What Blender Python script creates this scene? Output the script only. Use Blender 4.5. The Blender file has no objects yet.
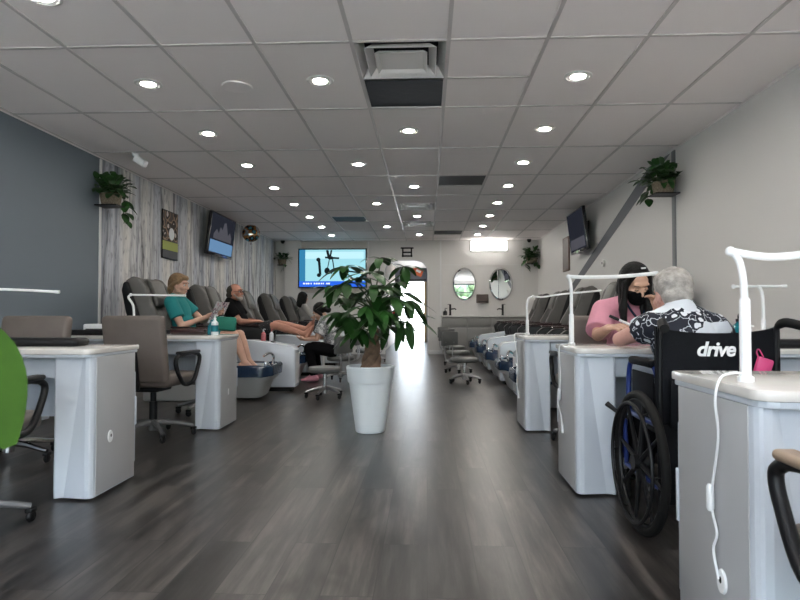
import bpy, bmesh, math, random
from mathutils import Vector, Matrix, Quaternion
R = math.radians
PI = math.pi
S = bpy.context.scene
COL = S.collection
V = Vector
random.seed(11)

# ------------------------------------------------------------------ materials
def mat(name, col, rough=.5, metal=0., bump=0., bscale=60., var=0., vscale=8., coat=0., emit=None, estr=0., trans=0., spec=None, sheen=0.):
    m = bpy.data.materials.new(name); m.use_nodes = True
    nt = m.node_tree; b = nt.nodes['Principled BSDF']
    b.inputs['Base Color'].default_value = (*col, 1)
    b.inputs['Roughness'].default_value = rough
    b.inputs['Metallic'].default_value = metal
    if coat: b.inputs['Coat Weight'].default_value = coat
    if trans: b.inputs['Transmission Weight'].default_value = trans
    if spec is not None: b.inputs['Specular IOR Level'].default_value = spec
    if sheen: b.inputs['Sheen Weight'].default_value = sheen
    if emit:
        b.inputs['Emission Color'].default_value = (*emit, 1); b.inputs['Emission Strength'].default_value = estr
    tc = nt.nodes.new('ShaderNodeTexCoord')
    if var:
        n = nt.nodes.new('ShaderNodeTexNoise'); n.inputs['Scale'].default_value = vscale; n.inputs['Detail'].default_value = 4
        nt.links.new(tc.outputs['Object'], n.inputs['Vector'])
        r = nt.nodes.new('ShaderNodeValToRGB')
        r.color_ramp.elements[0].position = .3; r.color_ramp.elements[1].position = .7
        r.color_ramp.elements[0].color = (*[c * (1 - var) for c in col], 1)
        r.color_ramp.elements[1].color = (*[min(1, c * (1 + var)) for c in col], 1)
        nt.links.new(n.outputs['Fac'], r.inputs['Fac']); nt.links.new(r.outputs['Color'], b.inputs['Base Color'])
    if bump:
        n = nt.nodes.new('ShaderNodeTexNoise'); n.inputs['Scale'].default_value = bscale; n.inputs['Detail'].default_value = 3
        nt.links.new(tc.outputs['Object'], n.inputs['Vector'])
        bp = nt.nodes.new('ShaderNodeBump'); bp.inputs['Strength'].default_value = bump; bp.inputs['Distance'].default_value = .004
        nt.links.new(n.outputs['Fac'], bp.inputs['Height']); nt.links.new(bp.outputs['Normal'], b.inputs['Normal'])
    return m

def ramp(nt, stops, interp='LINEAR'):
    r = nt.nodes.new('ShaderNodeValToRGB'); cr = r.color_ramp; cr.interpolation = interp
    while len(cr.elements) < len(stops): cr.elements.new(.5)
    for e, (p, c) in zip(cr.elements, stops):
        e.position = p; e.color = (*c, 1)
    return r

def floor_material():
    m = bpy.data.materials.new('grey_wood_plank'); m.use_nodes = True; nt = m.node_tree; L = nt.links
    b = nt.nodes['Principled BSDF']
    tc = nt.nodes.new('ShaderNodeTexCoord')
    sep = nt.nodes.new('ShaderNodeSeparateXYZ'); L.new(tc.outputs['Object'], sep.inputs[0])
    cmb = nt.nodes.new('ShaderNodeCombineXYZ'); L.new(sep.outputs['Y'], cmb.inputs['X']); L.new(sep.outputs['X'], cmb.inputs['Y'])
    br = nt.nodes.new('ShaderNodeTexBrick'); L.new(cmb.outputs[0], br.inputs['Vector'])
    br.inputs['Scale'].default_value = 1; br.inputs['Brick Width'].default_value = 1.22; br.inputs['Row Height'].default_value = .178
    br.inputs['Mortar Size'].default_value = .0022; br.inputs['Mortar Smooth'].default_value = .1; br.inputs['Bias'].default_value = 0
    br.offset = .37; br.offset_frequency = 2
    br.inputs['Color1'].default_value = (0, 0, 0, 1); br.inputs['Color2'].default_value = (1, 1, 1, 1); br.inputs['Mortar'].default_value = (.5, .5, .5, 1)
    # per plank offset of the grain
    ofs = nt.nodes.new('ShaderNodeVectorMath'); ofs.operation = 'MULTIPLY_ADD'
    L.new(br.outputs['Color'], ofs.inputs[0]); ofs.inputs[1].default_value = (7, 13, 5); L.new(tc.outputs['Object'], ofs.inputs[2])
    mp = nt.nodes.new('ShaderNodeMapping'); mp.inputs['Scale'].default_value = (1.0, .075, 1); L.new(ofs.outputs[0], mp.inputs['Vector'])
    n1 = nt.nodes.new('ShaderNodeTexNoise'); n1.inputs['Scale'].default_value = 17; n1.inputs['Detail'].default_value = 6; n1.inputs['Roughness'].default_value = .65; n1.inputs['Distortion'].default_value = .15
    L.new(mp.outputs[0], n1.inputs['Vector'])
    mp2 = nt.nodes.new('ShaderNodeMapping'); mp2.inputs['Scale'].default_value = (1, .35, 1); L.new(ofs.outputs[0], mp2.inputs['Vector'])
    n2 = nt.nodes.new('ShaderNodeTexNoise'); n2.inputs['Scale'].default_value = 5.5; n2.inputs['Detail'].default_value = 3; n2.inputs['Distortion'].default_value = .5
    L.new(mp2.outputs[0], n2.inputs['Vector'])
    r1 = ramp(nt, [(.36, (.011, .0098, .009)), (.49, (.037, .0335, .0312)), (.63, (.082, .075, .069))]); L.new(n1.outputs['Fac'], r1.inputs['Fac'])
    r2 = ramp(nt, [(.30, (.30, .29, .28)), (.41, (.82, .82, .82)), (.52, (1, 1, 1)), (.68, (1.25, 1.23, 1.2))]); L.new(n2.outputs['Fac'], r2.inputs['Fac'])
    mx = nt.nodes.new('ShaderNodeMix'); mx.data_type = 'RGBA'; mx.blend_type = 'MULTIPLY'; mx.inputs[0].default_value = 1
    L.new(r1.outputs['Color'], mx.inputs[6]); L.new(r2.outputs['Color'], mx.inputs[7])
    r3 = ramp(nt, [(0, (.62, .62, .63)), (1, (1.36, 1.31, 1.27))]); L.new(br.outputs['Color'], r3.inputs['Fac'])
    mx2 = nt.nodes.new('ShaderNodeMix'); mx2.data_type = 'RGBA'; mx2.blend_type = 'MULTIPLY'; mx2.inputs[0].default_value = 1
    L.new(mx.outputs[2], mx2.inputs[6]); L.new(r3.outputs['Color'], mx2.inputs[7])
    mx3 = nt.nodes.new('ShaderNodeMix'); mx3.data_type = 'RGBA'; L.new(br.outputs['Fac'], mx3.inputs[0])
    L.new(mx2.outputs[2], mx3.inputs[6]); mx3.inputs[7].default_value = (.012, .011, .010, 1)
    L.new(mx3.outputs[2], b.inputs['Base Color'])
    rr = ramp(nt, [(.3, (.29, .29, .29)), (.8, (.36, .36, .36))]); L.new(n1.outputs['Fac'], rr.inputs['Fac']); L.new(rr.outputs['Color'], b.inputs['Roughness'])
    bp = nt.nodes.new('ShaderNodeBump'); bp.inputs['Strength'].default_value = .07; bp.inputs['Distance'].default_value = .002
    sb = nt.nodes.new('ShaderNodeMath'); sb.operation = 'SUBTRACT'; sb.inputs[0].default_value = 1; L.new(br.outputs['Fac'], sb.inputs[1])
    L.new(sb.outputs[0], bp.inputs['Height']); L.new(bp.outputs['Normal'], b.inputs['Normal'])
    return m

def wallpaper_material():
    m = bpy.data.materials.new('whitewashed_wood_wallpaper'); m.use_nodes = True; nt = m.node_tree; L = nt.links
    b = nt.nodes['Principled BSDF']; b.inputs['Roughness'].default_value = .7
    tc = nt.nodes.new('ShaderNodeTexCoord')
    def noise(sc, scale, det, dist):
        mp = nt.nodes.new('ShaderNodeMapping'); mp.inputs['Scale'].default_value = sc; L.new(tc.outputs['Object'], mp.inputs['Vector'])
        n = nt.nodes.new('ShaderNodeTexNoise'); n.inputs['Scale'].default_value = scale; n.inputs['Detail'].default_value = det; n.inputs['Distortion'].default_value = dist
        L.new(mp.outputs[0], n.inputs['Vector']); return n
    a = noise((1, 1, .09), 11, 6, .5); c = noise((1, 1, .3), 22, 4, .8); d = noise((1, 1, .04), 3.2, 3, .2)
    r1 = ramp(nt, [(.32, (.20, .20, .21)), (.42, (.47, .47, .48)), (.53, (.70, .695, .69)), (.70, (.82, .81, .80))]); L.new(a.outputs['Fac'], r1.inputs['Fac'])
    r2 = ramp(nt, [(.30, (.42, .42, .45)), (.45, (1, 1, 1)), (.8, (1.08, 1.06, 1.02))]); L.new(c.outputs['Fac'], r2.inputs['Fac'])
    r3 = ramp(nt, [(.35, (.72, .76, .85)), (.5, (1, 1, 1)), (.68, (1.02, .98, .93))]); L.new(d.outputs['Fac'], r3.inputs['Fac'])
    m1 = nt.nodes.new('ShaderNodeMix'); m1.data_type = 'RGBA'; m1.blend_type = 'MULTIPLY'; m1.inputs[0].default_value = .9
    L.new(r1.outputs[0], m1.inputs[6]); L.new(r2.outputs[0], m1.inputs[7])
    m2 = nt.nodes.new('ShaderNodeMix'); m2.data_type = 'RGBA'; m2.blend_type = 'MULTIPLY'; m2.inputs[0].default_value = 1
    L.new(m1.outputs[2], m2.inputs[6]); L.new(r3.outputs[0], m2.inputs[7]); L.new(m2.outputs[2], b.inputs['Base Color'])
    return m

def pattern_material(name, stops, scale, scale2=0, tint=None, rough=.8, thresh=.5, feature='F1'):
    # printed cloth: voronoi petals over a noise ground
    m = bpy.data.materials.new(name); m.use_nodes = True; nt = m.node_tree; L = nt.links
    b = nt.nodes['Principled BSDF']; b.inputs['Roughness'].default_value = rough
    tc = nt.nodes.new('ShaderNodeTexCoord')
    nz = nt.nodes.new('ShaderNodeTexNoise'); nz.inputs['Scale'].default_value = scale * 1.3; L.new(tc.outputs['Object'], nz.inputs['Vector'])
    md = nt.nodes.new('ShaderNodeVectorMath'); md.operation = 'MULTIPLY_ADD'; L.new(nz.outputs['Color'], md.inputs[0]); md.inputs[1].default_value = (.6 / scale,) * 3; L.new(tc.outputs['Object'], md.inputs[2])
    vo = nt.nodes.new('ShaderNodeTexVoronoi'); vo.inputs['Scale'].default_value = scale; vo.feature = feature; L.new(md.outputs[0], vo.inputs['Vector'])
    r = ramp(nt, stops, 'CONSTANT'); L.new(vo.outputs['Distance'], r.inputs['Fac'])
    out = r.outputs[0]
    if scale2:
        n2 = nt.nodes.new('ShaderNodeTexNoise'); n2.inputs['Scale'].default_value = scale2; n2.inputs['Detail'].default_value = 1; L.new(tc.outputs['Object'], n2.inputs['Vector'])
        r2 = ramp(nt, [(0, (0, 0, 0)), (thresh, (1, 1, 1))], 'CONSTANT'); L.new(n2.outputs['Fac'], r2.inputs['Fac'])
        mx = nt.nodes.new('ShaderNodeMix'); mx.data_type = 'RGBA'; L.new(r2.outputs[0], mx.inputs[0]); L.new(out, mx.inputs[6]); mx.inputs[7].default_value = (*tint, 1)
        out = mx.outputs[2]
    L.new(out, b.inputs['Base Color']); return m

M = dict(
    floor=floor_material(), wallpaper=wallpaper_material(),
    ceil=mat('ceiling_tile', (.85, .80, .79), .85, bump=.15, bscale=220),
    tbar=mat('ceiling_bar_metal', (.54, .505, .50), .4, .0),
    wallwhite=mat('white_wall_paint', (.70, .69, .675), .55, bump=.05, bscale=120),
    wallblue=mat('blue_grey_wall_paint', (.165, .198, .235), .6, bump=.05, bscale=120),
    wallback=mat('warm_white_wall_paint', (.68, .665, .65), .6),
    trimwhite=mat('white_trim', (.72, .72, .72), .4), trimgrey=mat('grey_trim', (.17, .18, .19), .45),
    stripe=mat('slate_paint', (.145, .155, .18), .6),
    white=mat('white_lacquer', (.58, .625, .69), .22, coat=.3), whitep=mat('white_plastic', (.80, .81, .82), .35),
    marble=mat('white_stone_top', (.72, .695, .665), .18, var=.04, vscale=7, coat=.4), sidepanel=mat('grey_side_face', (.40, .405, .415), .3),
    black=mat('black_plastic', (.007, .007, .008), .42, spec=.3), blackg=mat('black_gloss', (.008, .008, .01), .15, coat=.5),
    vinyl=mat('black_vinyl', (.0045, .005, .007), .6, bump=.2, bscale=160, spec=.12),
    leather=mat('taupe_leather', (.140, .115, .100), .55, bump=.12, bscale=140, var=.08),
    leather2=mat('grey_leather', (.125, .119, .110), .5, bump=.15, bscale=120, var=.08),
    tan=mat('tan_armrest', (.30, .22, .16), .45), greyp=mat('grey_plastic', (.11, .11, .112), .45),
    chrome=mat('chrome', (.75, .75, .76), .16, 1.), steel=mat('brushed_steel', (.45, .45, .46), .35, 1.),
    wine=mat('dark_wine_gloss', (.035, .014, .014), .14, coat=.5),
    liner=mat('navy_plastic_liner', (.012, .028, .062), .16, bump=.8, bscale=30),
    water=mat('tub_water', (.12, .33, .40), .05), stool=mat('grey_stool_vinyl', (.115, .118, .115), .5),
    tubgrey=mat('pale_grey_shell', (.50, .51, .52), .3), blue=mat('blue_frame_paint', (.012, .035, .22), .3, .3, coat=.4),
    rubber=mat('rubber', (.007, .007, .007), .75, spec=.25), pot=mat('white_planter', (.72, .77, .80), .4), soil=mat('potting_soil', (.035, .025, .018), .95, bump=1, bscale=50),
    leaf=mat('money_tree_leaf', (.020, .072, .014), .36, var=.5, vscale=3.5, spec=.35), stem=mat('green_stem', (.055, .085, .035), .55),
    leaf2=mat('pothos_leaf', (.024, .075, .018), .38, var=.5, vscale=14), leafn=mat('bright_leaf', (.030, .075, .007), .6, spec=.1, var=.25, vscale=14),
    trunk=mat('braided_trunk', (.16, .10, .065), .85, bump=.9, bscale=45, var=.35, vscale=22),
    basket=mat('wicker_basket', (.20, .16, .115), .8, bump=1, bscale=70, var=.35, vscale=60),
    skin=mat('fair_skin', (.56, .33, .245), .55, var=.06, vscale=20), skin2=mat('light_tan_skin', (.56, .34, .245), .55, var=.06, vscale=20),
    skin3=mat('ruddy_skin', (.48, .225, .155), .55, var=.1, vscale=16), 
    skin4=mat('pink_skin', (.58, .315, .26), .55, var=.08, vscale=18),
    eyew=mat('eye_white', (.75, .74, .72), .2), iris=mat('iris', (.03, .02, .012), .15), lip=mat('lip', (.42, .14, .13), .4),
    hairblack=mat('black_hair', (.005, .0045, .0045), .5, bump=.9, bscale=110, spec=.2), hairgrey=mat('grey_hair', (.36, .335, .31), .7, bump=1, bscale=90, var=.35, vscale=26),
    hairblond=mat('dark_blond_hair', (.235, .145, .075), .55, bump=1, bscale=80, var=.35, vscale=34), hairdark=mat('dark_short_hair', (.03, .025, .022), .7, bump=1, bscale=90),
    beard=mat('grey_beard', (.33, .30, .27), .85, bump=1, bscale=120),
    teal=mat('teal_cotton', (.010, .200, .205), .85, bump=.3, bscale=90), pink=mat('pink_scrub_cotton', (.62, .27, .345), .85, bump=.3, bscale=60, var=.06),
    blackcloth=mat('black_cotton', (.006, .006, .007), .9, spec=.1), mask=mat('black_mask_cloth', (.004, .004, .005), .9, spec=.1),
    darkshorts=pattern_material('dark_patterned_shorts', [(0, (.20, .19, .18)), (.12, (.012, .012, .014))], 30),
    hawaii=pattern_material('navy_and_white_floral_cloth', [(0, (.70, .72, .76)), (.30, (.006, .008, .018)), (.55, (.50, .53, .57)), (.60, (.006, .008, .018))], 21, 7.5, (.62, .65, .70), thresh=.55),
    floral=pattern_material('grey_floral_cloth', [(0, (.03, .03, .035)), (.20, (.36, .37, .38)), (.42, (.10, .10, .11)), (.55, (.50, .50, .50))], 26),
    lightgrey=mat('light_grey_knit', (.40, .385, .37), .9), pinkp=mat('pink_plastic', (.62, .06, .20), .4),
    tealbottle=mat('teal_liquid', (.008, .16, .20), .12), tealwhite=mat('white_bottle', (.72, .78, .79), .3), redliq=mat('rose_liquid', (.55, .16, .18), .15), clear=mat('clear_bottle', (.62, .65, .68), .12),
    letter=mat('white_print', (.82, .82, .82), .5), cabinet=mat('grey_cabinet_paint', (.27, .265, .255), .45), counter=mat('white_counter', (.66, .65, .63), .25),
    mirror=mat('mirror_glass', (.9, .92, .92), .01, 1.), brown=mat('brown_board', (.11, .085, .075), .55),
    darkfilm=mat('dark_return_panel', (.010, .012, .017), .5, bump=.6, bscale=14, spec=.12), diffuser=mat('diffuser_metal', (.72, .70, .685), .4),
    lamp=mat('downlight_lens', (1, .97, .92), .4, emit=(1, .95, .88), estr=90), lampring=mat('downlight_ring', (.62, .61, .60), .4),
    panel=mat('vanity_diffuser', (1, 1, 1), .4, emit=(1, .96, .90), estr=4),
    concrete=mat('pale_concrete', (.76, .74, .71), .85, var=.08), corridor=mat('corridor_paint', (.60, .57, .53), .6), darkpost=mat('dark_door_frame', (.05, .055, .065), .45), header=mat('blue_grey_header', (.19, .21, .26), .6), ochre=mat('ochre_frame', (.48, .36, .20), .6),
    red=mat('red_enamel', (.45, .02, .02), .35), orange=mat('orange_sign', (.75, .16, .06), .5), silver=mat('silver_foil', (.52, .52, .55), .12, 1.),
    black2=mat('dark_magazine', (.10, .10, .12), .35), plaque=mat('walnut_plaque', (.16, .10, .08), .5), greenshrub=mat('shrub_green', (.07, .11, .05), .6, var=.4, vscale=6),
)
def emat(name, col, s=1.):
    m = mat(name, (.006, .006, .006), .4, emit=col, estr=s * .55, spec=.0); return m

# ------------------------------------------------------------------ mesh builder
class MB:
    def __init__(s): s.bm = bmesh.new()
    def _xf(s, vs, loc, rot):
        if rot is not None:
            mt = rot if isinstance(rot, Matrix) else Matrix.Rotation(rot[2], 3, 'Z') @ Matrix.Rotation(rot[1], 3, 'Y') @ Matrix.Rotation(rot[0], 3, 'X')
            for v in vs: v.co = mt @ v.co
        for v in vs: v.co += V(loc)
    def box(s, c, d, rot=None, bev=0., seg=2):
        r = bmesh.ops.create_cube(s.bm, size=1); vs = r['verts']
        for v in vs: v.co = V((v.co.x * d[0], v.co.y * d[1], v.co.z * d[2]))
        if bev:
            es = list({e for v in vs for e in v.link_edges})
            rr = bmesh.ops.bevel(s.bm, geom=es, offset=min(bev, min(d) * .49), segments=seg, profile=.5, affect='EDGES', clamp_overlap=True)
            vs = list({v for f in rr['faces'] for v in f.verts} | {v for v in vs if v.is_valid})
        s._xf(vs, c, rot); return s
    def b2(s, lo, hi, bev=0., seg=2):
        return s.box([(a + b) / 2 for a, b in zip(lo, hi)], [abs(b - a) for a, b in zip(lo, hi)], None, bev, seg)
    def tube(s, pts, r, n=8, closed=False, cap=True):
        pts = [V(p) for p in pts]; k = len(pts)
        rs = r if isinstance(r, (list, tuple)) else [r] * k
        rings = []; up = None
        for i, p in enumerate(pts):
            if closed: t = pts[(i + 1) % k] - pts[i - 1]
            else: t = (pts[min(i + 1, k - 1)] - pts[max(i - 1, 0)])
            if t.length < 1e-9: t = V((0, 0, 1))
            t.normalize()
            if up is None: up = V((0, 0, 1)) if abs(t.z) < .9 else V((1, 0, 0))
            a = t.cross(up)
            if a.length < 1e-6: a = t.orthogonal()
            a.normalize(); b = a.cross(t).normalized(); up = b
            rings.append([s.bm.verts.new(p + (a * math.cos(2 * PI * j / n) + b * math.sin(2 * PI * j / n)) * rs[i]) for j in range(n)])
        m = k if closed else k - 1
        for i in range(m):
            A, B = rings[i], rings[(i + 1) % k]
            for j in range(n): s.bm.faces.new((A[j], A[(j + 1) % n], B[(j + 1) % n], B[j]))
        if cap and not closed:
            s.bm.faces.new(rings[0][::-1]); s.bm.faces.new(rings[-1])
        return s
    def lathe(s, prof, n=24, loc=(0, 0, 0), rot=None, sx=1., sy=1.):
        rings = []; allv = []
        for (r, z) in prof:
            if r < 1e-5:
                v = s.bm.verts.new((0, 0, z)); rings.append([v]); allv.append(v)
            else:
                g = [s.bm.verts.new((r * sx * math.cos(2 * PI * j / n), r * sy * math.sin(2 * PI * j / n), z)) for j in range(n)]; rings.append(g); allv += g
        for A, B in zip(rings, rings[1:]):
            for j in range(n):
                a, b = A[j % len(A)], A[(j + 1) % len(A)]; c, d = B[(j + 1) % len(B)], B[j % len(B)]
                f = []
                for q in (a, b, c, d):
                    if q not in f: f.append(q)
                if len(f) > 2: s.bm.faces.new(f)
        if len(rings[0]) > 1: s.bm.faces.new(rings[0][::-1])
        if len(rings[-1]) > 1: s.bm.faces.new(rings[-1])
        s._xf(allv, loc, rot); return s
    def prism(s, poly, axis, a, b, bev=0., seg=2):
        # poly in the two remaining axes (in order), extruded along axis from a to b
        def p3(u, w, t):
            return (t, u, w) if axis == 'X' else (u, t, w) if axis == 'Y' else (u, w, t)
        A = [s.bm.verts.new(p3(u, w, a)) for u, w in poly]; B = [s.bm.verts.new(p3(u, w, b)) for u, w in poly]
        n = len(poly); fs = [s.bm.faces.new(A), s.bm.faces.new(B[::-1])]
        for i in range(n): fs.append(s.bm.faces.new((A[i], B[i], B[(i + 1) % n], A[(i + 1) % n])))
        bmesh.ops.recalc_face_normals(s.bm, faces=fs)
        if bev:
            es = list({e for f in fs for e in f.edges})
            bmesh.ops.bevel(s.bm, geom=es, offset=bev, segments=seg, profile=.5, affect='EDGES', clamp_overlap=True)
        return s
    def ell(s, c, r, rot=None, u=16, v=10):
        q = bmesh.ops.create_uvsphere(s.bm, u_segments=u, v_segments=v, radius=1); vs = q['verts']
        for w in vs: w.co = V((w.co.x * r[0], w.co.y * r[1], w.co.z * r[2]))
        s._xf(vs, c, rot); return s
    def torus(s, c, Rr, r, axis='Z', n=32, m=8):
        pts = []
        for i in range(n):
            a = 2 * PI * i / n; x, y = Rr * math.cos(a), Rr * math.sin(a)
            pts.append(V(c) + (V((x, y, 0)) if axis == 'Z' else V((0, x, y)) if axis == 'X' else V((x, 0, y))))
        return s.tube(pts, r, m, closed=True)
    def quad(s, pts):
        s.bm.faces.new([s.bm.verts.new(p) for p in pts]); return s
    def build(s, name, m, parent=None, smooth=True, ang=38, recalc=True):
        bm = s.bm
        if recalc: bmesh.ops.recalc_face_normals(bm, faces=bm.faces[:])
        if smooth:
            for f in bm.faces: f.smooth = True
            for e in bm.edges:
                if len(e.link_faces) == 2 and e.calc_face_angle(0) > R(ang): e.smooth = False
        me = bpy.data.meshes.new(name); bm.to_mesh(me); bm.free()
        ms = m if isinstance(m, (list, tuple)) else [m]
        for x in ms: me.materials.append(M[x] if isinstance(x, str) else x)
        o = bpy.data.objects.new(name, me); COL.objects.link(o)
        if parent is not None: o.parent = parent
        return o

def tag(o, label=None, cat=None, group=None, kind=None):
    if label: o['label'] = label
    if cat: o['category'] = cat
    if group: o['group'] = group
    if kind: o['kind'] = kind
    return o
def thing(name, label, cat, loc=(0, 0, 0), rz=0., group=None):
    o = bpy.data.objects.new(name, None); COL.objects.link(o); o.empty_display_size = .1
    o.location = loc; o.rotation_euler = (0, 0, rz); return tag(o, label, cat, group)
def struct(o): o['kind'] = 'structure'; return o
def kids(o): return [c for c in bpy.data.objects if c.parent == o]
def dup(root, loc, rz, label, group=None, skip=()):
    r = root.copy(); COL.objects.link(r); r.location = loc; r.rotation_euler = (0, 0, rz); r['label'] = label
    if group: r['group'] = group
    for ch in kids(root):
        c = ch.copy(); COL.objects.link(c); c.parent = r
        for g in kids(ch):
            d = g.copy(); COL.objects.link(d); d.parent = c
    return r
def arc(c, r, a0, a1, n=8):
    return [(c[0] + r * math.cos(R(a0 + (a1 - a0) * i / n)), c[1] + r * math.sin(R(a0 + (a1 - a0) * i / n))) for i in range(n + 1)]
def rpoly(x0, y0, x1, y1, r, n=4):
    return arc((x1 - r, y0 + r), r, -90, 0, n) + arc((x1 - r, y1 - r), r, 0, 90, n) + arc((x0 + r, y1 - r), r, 90, 180, n) + arc((x0 + r, y0 + r), r, 180, 270, n)
def spline(pts, n=6):
    P = [V(p) for p in pts]; P = [P[0] * 2 - P[1]] + P + [P[-1] * 2 - P[-2]]; out = []
    for i in range(1, len(P) - 2):
        for k in range(n):
            t = k / n; a, b, c, d = P[i - 1:i + 3]
            out.append(.5 * ((2 * b) + (c - a) * t + (2 * a - 5 * b + 4 * c - d) * t * t + (3 * b - a - 3 * c + d) * t ** 3))
    out.append(P[-2]); return out
ORD = ['nearest', 'second', 'third', 'fourth', 'fifth', 'sixth', 'seventh', 'eighth', 'ninth']

# ------------------------------------------------------------------ setting
XL, XR, YB, HC, YF = -3.55, 2.55, 13.9, 2.636, -2.6
WORLD, SUN, EXPO = 4.4, 21, 1.3
XL, XR, YB, HC, YF = -3.55, 2.55, 13.9, 2.636, -2.6
T0, TW, TY0, TL = .137, .61, 3.70, 1.22           # ceiling module: bar offset, tile width, row offset, tile length
struct(MB().b2((XL - .12, YF - .1, -.1), (XR + .12, 20.3, 0)).build('floor', 'floor', None, False))
# ceiling tiles, with openings at the vents
holes = {(-1, 0): 'diff', (-1, 1): 'dark', (0, 6): 'dark', (-1, 9): 'diff', (-1, 12): 'diff', (-3, 11): 'dark', (0, 14): 'dark'}   # (column, half row)
cb = MB()
for c in range(-7, 5):
    x0, x1 = max(T0 + c * TW, XL), min(T0 + (c + 1) * TW, XR)
    if x1 - x0 < .01: continue
    for r in range(-11, 18):
        y0, y1 = max(TY0 + r * TL / 2, YF), min(TY0 + (r + 1) * TL / 2, YB)
        if y1 <= y0 or (c, r) in holes: continue
        cb.quad([(x0, y0, HC), (x0, y1, HC), (x1, y1, HC), (x1, y0, HC)])
bmesh.ops.remove_doubles(cb.bm, verts=cb.bm.verts[:], dist=1e-4)
struct(cb.build('ceiling', 'ceil', None, False, recalc=False))
struct(MB().b2((XL - .12, YF - .1, HC + .28), (XR + .12, YB + .2, HC + .38)).build('ceiling_slab', 'corridor', None, False))
tb = MB(); w = .012
for c in range(-6, 5):
    x = T0 + c * TW
    if XL + .02 < x < XR - .02: tb.b2((x - w, YF, HC - .007), (x + w, YB, HC + .004))
for r in range(-6, 9):
    y = TY0 + r * TL
    if YF < y < YB: tb.b2((XL, y - w, HC - .006), (XR, y + w, HC + .003))
for (c, r) in list(holes) + [(0, 0)]:
    for k in ((r, r + 1) if (c, r) != (0, 0) else (1,)):
        if k % 2:
            y = TY0 + k * TL / 2; tb.b2((T0 + c * TW, y - w, HC - .0055), (T0 + (c + 1) * TW, y + w, HC + .0025))
struct(tb.build('ceiling_trim', 'tbar', None, False))
struct(MB().b2((XL, YF, HC - .014), (XL + .02, YB, HC - .001)).build('trim_1', 'ceil', None, False))
struct(MB().b2((XR - .02, YF, HC - .014), (XR, YB, HC - .001)).build('trim_2', 'ceil', None, False))
# walls
YW = 6.34
struct(MB().b2((XL - .12, YF, 0), (XL, YW, HC + .3)).build('wall_left', 'wallblue', None, False))
struct(MB().b2((XL - .12, YW, 0), (XL + .006, YB, HC + .3)).build('wall_left_back', 'wallpaper', None, False))
struct(MB().b2((XL, YW - .016, 0), (XL + .014, YW + .016, HC - .022), .002).build('trim_3', 'trimwhite', None))
struct(MB().b2((XR, YF, 0), (XR + .12, YB, HC + .3)).build('wall_right', 'wallwhite', None, False))
struct(MB().b2((XR - .014, 6.24, 0), (XR, 6.32, HC - .022), .002).build('trim_4', 'trimgrey', None))
sp = MB()   # slate diagonal band painted on the right wall
P = [(6.42, 2.60), (7.05, 2.60), (9.85, 1.62), (9.35, 1.62)]
sp.prism([(6.38, 2.613), (7.00, 2.613), (11.3, 1.25), (10.85, 1.25)], 'X', XR - .004, XR + .01)
struct(sp.build('trim_5', 'stripe', None, False))
# back wall with the arched passage
ax0, ax1, zs, zt = -.98, .02, 1.86, 2.185
acx, arx = (ax0 + ax1) / 2, (ax1 - ax0) / 2
archpts = [(acx + arx * math.copysign(abs(math.cos(t)) ** .62, math.cos(t)), zs + (zt - zs) * math.sin(t) ** .8) for t in [PI * i / 24 for i in range(25)]]
poly = [(XR, 0), (XR, HC + .3), (XL, HC + .3), (XL, 0), (ax0, 0)] + archpts[::-1] + [(ax1, 0)]
struct(MB().prism(poly, 'Y', YB, YB + .2).build('wall_back', 'wallback', None, False))
struct(MB().tube([(ax0, YB - .004, 0)] + [(x, YB - .004, z) for x, z in archpts[::-1]] + [(ax1, YB - .004, 0)], .012, 8).build('trim_6', 'trimwhite', None))
for i, (x, wd) in enumerate(((.31, .03), (-3.12, .38), (-1.38, .05))):
    struct(MB().b2((x - wd / 2, YB - (.03 if i != 1 else .10), 0), (x + wd / 2, YB, HC - .001), .004).build('trim_%d' % (7 + i), 'wallback' if i else 'trimwhite', None))
struct(MB().b2((.33, YB - .012, 2.06), (XR, YB, 2.07)).b2((.325, YB - .012, .9), (.335, YB, HC)).b2((2.20, YB - .012, .9), (2.208, YB, HC)).build('trim_10', 'trimwhite', None, False))
struct(MB().b2((-2.94, YB - .035, 1.42), (-1.40, YB, 2.60), .004).build('trim_11', 'corridor', None))
struct(MB().b2((XL, YB - .03, 0), (ax0, YB, .09), .004).b2((ax1, YB - .03, 0), (XR, YB, .09), .004).build('baseboard_back', 'trimwhite', None))
struct(MB().b2((XR - .015, YF, 0), (XR, YB - .03, .09), .003).build('baseboard_right', 'trimwhite', None))
struct(MB().b2((XL, YF, 0), (XL + .015, YB - .03, .09), .003).build('baseboard_left', 'trimwhite', None))
# passage behind the arch, with the open back door
struct(MB().b2((-1.2, YB + .2, 0), (-1.06, 20, HC)).b2((-1.2, YB + .2, 2.45), (.3, 20, 2.6)).build('wall_passage_left', 'corridor', None, False))
struct(MB().b2((.16, YB + .2, 0), (.3, 20, HC)).build('wall_passage_right', 'corridor', None, False))
struct(MB().b2((-1.2, 19.9, 2.05), (.3, 20.05, 2.6)).b2((-1.2, 19.9, 0), (-1.03, 20.05, 2.1)).b2((-.02, 19.9, 0), (.3, 20.05, 2.1)).build('wall_passage_end', 'header', None, False))
d1 = struct(MB().b2((-1.07, 19.84, 0), (-.93, 19.98, 2.05), .006).b2((-1.07, 19.84, 2.0), (-.02, 19.98, 2.09), .006).build('door_1', 'darkpost', None))
struct(MB().b2((-.10, 19.80, 0), (-.02, 19.98, 2.0), .006).build('door_1_jamb', 'ochre', d1))
struct(MB().b2((-8, 20.3, -.12), (8, 40, -.02)).build('ground_behind', 'concrete', None, False))
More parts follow.
